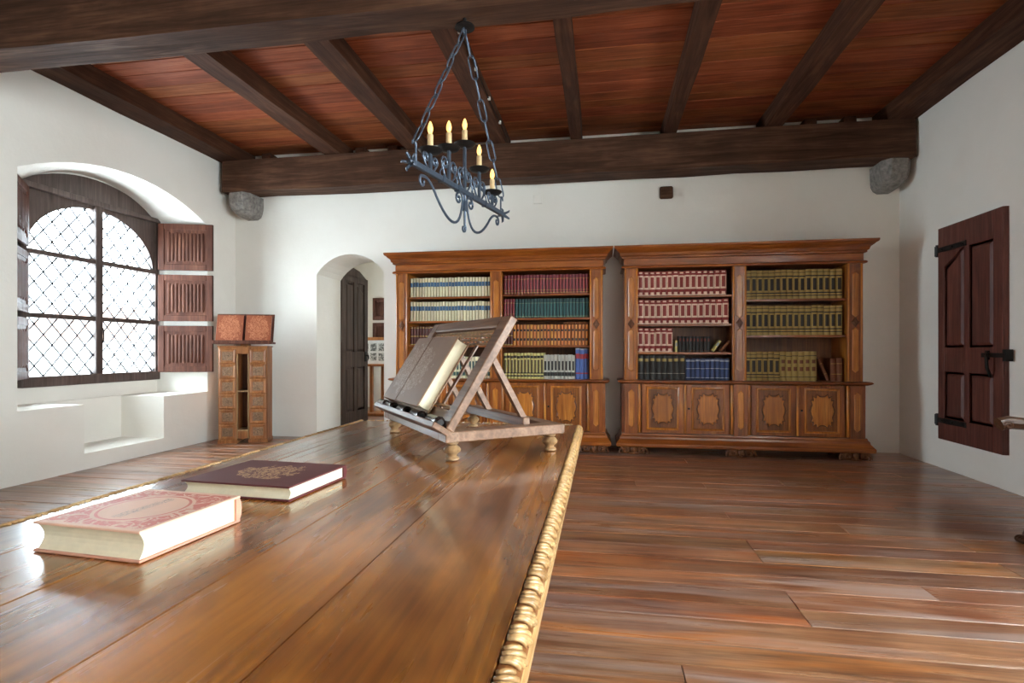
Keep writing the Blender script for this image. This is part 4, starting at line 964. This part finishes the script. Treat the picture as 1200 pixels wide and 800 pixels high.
for k, (cx, hp) in enumerate(CX):
    m = MB(); m.box((cx - 0.012, -0.007, 0), (cx + 0.012, 0.007, hp + 0.004)); post = obj('post', m, M['iron'], ch)
    m = MB(); m.lathe([(0.010, hp - 0.008), (0.055, hp - 0.002), (0.072, hp + 0.014), (0.070, hp + 0.017), (0.05, hp + 0.006), (0.012, hp + 0.004)], 16, (cx, 0, 0)); pn = obj('drip_pan', m, M['ironblack'], ch, 40)
    m = MB(); m.lathe([(0.019, hp + 0.004), (0.020, hp + 0.02), (0.0175, hp + 0.022), (0.0175, hp + 0.10), (0.014, hp + 0.105)], 10, (cx, 0, 0)); cd = obj('candle_sleeve', m, M['wax'], ch, 40)
    m = MB(); m.lathe([(0.008, hp + 0.105), (0.0155, hp + 0.125), (0.0165, hp + 0.14), (0.012, hp + 0.16), (0.004, hp + 0.178)], 10, (cx, 0, 0)); obj('bulb', m, M['bulb'], cd, True)
    # side scrolls at the foot of every post
    for s in (-1, 1):
        r = 0.030 if k in (0, 4) else 0.042
        z0 = hp*0.30
        m = MB(); m.tube(S([(cx + s*0.012, 0.012), (cx + s*0.035, 0.018), (cx + s*0.062, 0.045)] + curl(cx + s*0.052, 0.072 + (0.035 if hp > 0.15 else 0), r, 0 if s > 0 else PI, s*1.2, 14)), BAND*0.75, 6); obj('scroll', m, M['iron'], post, 40)
    if k in (1, 2, 3):
        for s in (-1, 1):
            m = MB(); m.tube(S(bez((cx + s*0.012, hp*0.55), (cx + s*0.10, hp*0.3), (cx + s*0.13, 0.04), (cx + s*0.10, 0.015), 10)), BAND*0.6, 5); obj('brace', m, M['iron'], post, 40)

# ------------------------------------------------------------------ drawer cabinet in the corner with two leather books on its rest
cab = thing('drawer_cabinet', 'narrow wooden cabinet with two columns of carved drawers and central niche', 'cabinet', (-4.835, 6.275, 0), math.radians(21))
KW, KH, KD = 0.585, 1.235, 0.30
CWc = 0.22
for x0, x1 in ((0, CWc), (KW - CWc, KW)):
    bx('column_body', (x0, 0.012, 0.035), (x1, KD, KH), M['cab_z'], cab, bev=0.003)
    bx('plinth', (x0 - 0.008, 0.0, 0.0), (x1 + 0.008, KD, 0.045), M['cab_z'], cab, bev=0.004)
    for k in range(6):
        z0 = 0.055 + k*0.195
        d = MB(); d.loft([[(x0 + 0.012 + i, y_, z0 + i), (x1 - 0.012 - i, y_, z0 + i), (x1 - 0.012 - i, y_, z0 + 0.183 - i), (x0 + 0.012 + i, y_, z0 + 0.183 - i)] for i, y_ in ((0, 0.014), (0, 0.0), (0.012, -0.006), (0.030, 0.002), (0.034, 0.002))])
        dr = obj('drawer', d, M['cab_z'], cab)
        m = MB(); cx_, cz_ = (x0 + x1)/2, z0 + 0.0915
        m.box((cx_ - 0.062, -0.001, cz_ - 0.055), (cx_ + 0.062, 0.004, cz_ + 0.055))
        for a in range(random.choice((5, 6, 8))): 
            ang = a*PI/4 + random.random(); m.sphere((cx_ + 0.035*math.cos(ang), -0.002, cz_ + 0.032*math.sin(ang)), random.uniform(0.008, 0.015), 6, 4, (1, 0.5, 1))
        m.sphere((cx_, -0.004, cz_), 0.016, 8, 4, (1, 0.6, 1)); obj('carved_panel', m, M['carvepan'], dr, 40)
bx('niche_back', (CWc, KD - 0.02, 0.1), (KW - CWc, KD, KH), M['case_dark'], cab)
bx('niche_head', (CWc, 0.004, KH - 0.085), (KW - CWc, KD, KH), M['cab_z'], cab, bev=0.003)
m = MB(); m.prism([(CWc, 0.07), (CWc + 0.04, 0.06), (KW/2, 0.05), (KW - CWc - 0.04, 0.06), (KW - CWc, 0.07), (KW - CWc, 0.155), (CWc, 0.155)], 'Y', 0.004, 0.03); obj('niche_apron', m, M['cab_z'], cab)
for z in (0.155, 0.66): bx('niche_shelf', (CWc, 0.006, z), (KW - CWc, KD - 0.02, z + 0.018), M['lec_turn'], cab)
for x in (CWc, KW - CWc - 0.014): bx('niche_stile', (x, 0.0, 0.06), (x + 0.014, 0.03, KH - 0.08), M['lec_turn'], cab, bev=0.003)
bx('top_board', (-0.01, -0.005, KH), (KW + 0.01, KD, KH + 0.018), M['cab_z'], cab, bev=0.004)
m = MB(); m.box((KW/2 - 0.05, 0.08, KH + 0.016), (KW/2 + 0.05, 0.2, KH + 0.05)); obj('rest_block', m, M['cab_z'], cab)
bx('rest_ledge', (-0.055, -0.045, KH + 0.042), (KW + 0.065, 0.20, KH + 0.068), M['shut'], cab, bev=0.004)
bx('rest_lip', (-0.055, -0.058, KH + 0.042), (KW + 0.065, -0.04, KH + 0.09), M['shut'], cab, bev=0.004)
TILT = math.radians(16)
rb = MB(); rb.box((-0.05, 0, 0), (KW + 0.06, 0.016, 0.385)); rbo = obj('rest_board', rb, M['shut'], cab, loc=(0, 0.055, KH + 0.066)); rbo.rotation_euler = (-TILT, 0, 0)
Mc = Matrix.Translation((-4.835, 6.275, 0)) @ Matrix.Rotation(math.radians(21), 4, 'Z') @ Matrix.Translation((0, 0.054, KH + 0.068)) @ Matrix.Rotation(-TILT, 4, 'X')
for x0, x1, lab, st in ((-0.035, 0.285, 'tooled reddish leather book on the cabinet rest, on the window side', -1), (0.315, 0.625, 'tooled reddish leather book on the cabinet rest, on the doorway side', 1)):
    tb_ = thing('leather_book', lab, 'book', group='leather books on the cabinet rest')
    tb_.matrix_world = Mc @ Matrix.Translation((x0, -0.001, 0.003)); W_ = x1 - x0; Hb = 0.345
    m = MB(); m.box((0, -0.052, 0), (W_, -0.046, Hb), 0.002); me = m.mesh('front_cover', M['tooled'])
    mt = Matrix.Translation((-W_/2, 0.05, -Hb/2)); me.transform(mt); me.transform(Matrix.Rotation(PI/2, 4, 'X'))
    link('front_cover', me, tb_, (W_/2, -0.05, Hb/2), (-PI/2, 0, 0))
    bx('back_cover', (0, -0.008, 0), (W_, -0.002, Hb), M['maroon'], tb_, bev=0.002)
    bx('pages', (0.008, -0.046, 0.006), (W_ - 0.008, -0.008, Hb - 0.006), M['pages'], tb_)
    xs_ = W_ - 0.006 if st < 0 else 0.0
    bx('spine', (xs_, -0.05, 0), (xs_ + 0.006, -0.004, Hb), M['maroon'], tb_, bev=0.002)

# ------------------------------------------------------------------ armchair cut by the frame edge
arm = thing('carved_armchair', 'carved wooden armchair with scrolled arms and paw feet near the right wall', 'chair', (2.45, 3.30, 0), 0.0)
# local: seat faces -x; far arm at y = 0.56
for ay in (0.0, 0.56):
    m = MB(); m.tube([(0.0, ay, 0.735), (0.05, ay, 0.75), (0.2, ay, 0.735), (0.45, ay, 0.76), (0.72, ay, 0.80)], [0.042, 0.040, 0.036, 0.034, 0.036], 8)
    a_ = obj('arm', m, M['chair'], arm, 40)
    m = MB()
    for s in (-1, 1): m.tube([(0.012 + q[0] - 0.0, ay + s*0.034, q[2]) for q in scroll(0.02, 0.735, 0.026, 1.5, -1)], 0.008, 6)
    m.sphere((0.02, ay, 0.735), 0.024, 8, 5, (1, 1.5, 1)); obj('scroll', m, M['chair'], a_, 40)
    m = MB(); m.tube([(0.17, ay, 0.735), (0.20, ay, 0.66), (0.26, ay, 0.55), (0.22, ay, 0.46)], [0.022, 0.02, 0.024, 0.028], 8); obj('arm_support', m, M['chair'], arm, 40)
    m = MB(); m.tube([(0.22, ay, 0.46), (0.24, ay, 0.38), (0.21, ay, 0.25), (0.18, ay, 0.12), (0.155, ay, 0.05)], [0.032, 0.034, 0.026, 0.022, 0.026], 8)
    for s in (-1, 0, 1): m.sphere((0.13, ay + s*0.022, 0.024), 0.022, 8, 5, (1.5, 0.9, 1.05))
    m.sphere((0.165, ay, 0.04), 0.034); obj('front_leg', m, M['chair'], arm, 40)
    m = MB(); m.tube([(0.72, ay, 1.15), (0.70, ay, 0.80), (0.69, ay, 0.46), (0.71, ay, 0.2), (0.75, ay, 0.0)], [0.022, 0.026, 0.028, 0.025, 0.022], 8); obj('back_post', m, M['chair'], arm, 40)
bx('seat', (0.19, -0.03, 0.42), (0.71, 0.59, 0.47), M['chair'], arm, bev=0.01)
bx('cushion', (0.20, 0.02, 0.47), (0.68, 0.54, 0.52), M['maroon'], arm, bev=0.02)
bx('backrest', (0.695, 0.02, 0.62), (0.725, 0.54, 1.12), M['chair'], arm, bev=0.01)
m = MB(); m.tube([(0.2, 0, 0.2), (0.2, 0.28, 0.22), (0.2, 0.56, 0.2)], 0.018); obj('stretcher', m, M['chair'], arm)

# ------------------------------------------------------------------ small room beyond the doorway
NX0, NX1, NY1, NZ = -5.2, -1.6, 10.9, 3.1
nf = struct(bx('floor.001', (NX0, YB + 0.001, -0.1), (NX1, NY1, 0.0), M['floor']))
wl2 = bx('wall_left.001', (NX0 - 0.5, YB + 0.7, 0), (NX0, NY1, NZ), M['plaster'])
m = MB(); m.box((NX0 - 0.6, 9.15, 1.2), (NX0 + 0.1, 10.05, 2.3)); c1 = cutter(m); cut(wl2, [c1]); struct(wl2)
struct(bx('wall_back.001', (NX0 - 0.5, NY1, 0), (NX1 + 0.5, NY1 + 0.3, NZ), M['plaster']))
struct(bx('wall_right.001', (NX1, YB + 0.7, 0), (NX1 + 0.4, NY1, NZ), M['plaster']))
struct(bx('ceiling.001', (NX0 - 0.5, YB + 0.7, NZ), (NX1 + 0.4, NY1 + 0.3, NZ + 0.1), M['plaster']))
m = MB(); xw = NX0 - 0.36
for a_, b_ in (((xw - 0.04, 9.15, 1.2), (xw + 0.04, 10.05, 1.27)), ((xw - 0.04, 9.15, 2.23), (xw + 0.04, 10.05, 2.3)), ((xw - 0.04, 9.15, 1.27), (xw + 0.04, 9.22, 2.23)), ((xw - 0.04, 9.98, 1.27), (xw + 0.04, 10.05, 2.23)), ((xw - 0.04, 9.56, 1.27), (xw + 0.04, 9.64, 2.23))): m.box(a_, b_)
w3 = struct(obj('window_3', m, M['winwood']))
for a_, b_ in ((9.22, 9.56), (9.64, 9.98)): bx('pane', (xw - 0.002, a_, 1.27), (xw + 0.002, b_, 2.23), M['glass'], w3)

# shutters of the same linenfold kind on the far wall, easel stand with a mounted sheet of pictures
sh_root = None
for z, sz, lab in ((1.83, 0.77, 'upper linenfold wooden panel on the far wall beyond the doorway'), (1.38, 0.65, 'lower linenfold wooden panel behind the easel beyond the doorway')):
    s = tag(link('linenfold_shutter', SB, None, (-4.75, NY1 - 0.02, z), (0, 0, 0), (0.65, 1, sz)), lab, 'shutter')
    link('linenfold', SF, s)
ez = thing('display_stand', 'orange-brown wooden display stand in the room beyond the doorway', 'stand', (-4.22, 9.6, 0))
bx('tray', (-0.34, -0.16, 0.90), (0.34, 0.16, 0.94), M['ezl'], ez, bev=0.005); bx('back_board', (-0.30, 0.10, 0.94), (0.30, 0.13, 1.44), M['ezl'], ez, bev=0.005)
for lx in (-0.22, 0.0, 0.22):
    m = MB(); m.box((lx - 0.025, -0.03, 0.03), (lx + 0.025, 0.03, 0.90)); obj('leg', m, M['ezl'], ez)
bx('base', (-0.32, -0.2, 0.0), (0.32, 0.2, 0.05), M['ezl'], ez, bev=0.006)
sh = thing('picture_sheet', 'white mounted sheet with six small pictures standing on the display stand', 'picture', (-4.22, 9.69, 0.942)); sh.rotation_euler = (0, 0, 0)
bx('mount', (-0.28, -0.006, 0), (0.28, 0.0, 0.44), M['white'], sh)
for i in range(3):
    for j in range(2): bx('picture', (-0.22 + i*0.16, -0.009, 0.06 + j*0.18), (-0.10 + i*0.16, -0.006, 0.20 + j*0.18), M['print'], sh)

# ------------------------------------------------------------------ house outside the lattice window
hs = thing('house', 'pale rendered house with dark window seen through the lattice window', 'building', (-46, 47, -14))
bx('wall', (-8, -6, 0), (6, 9, 16), M['house'], hs)
bx('window', (6.0, -0.9, 13.4), (6.06, 0.9, 15.2), M['housewin'], hs)
m = MB(); m.prism([(-6.6, 16), (9.6, 16), (1.5, 19.5)], 'X', -8.6, 6.6); obj('roof', m, M['roof'], hs)
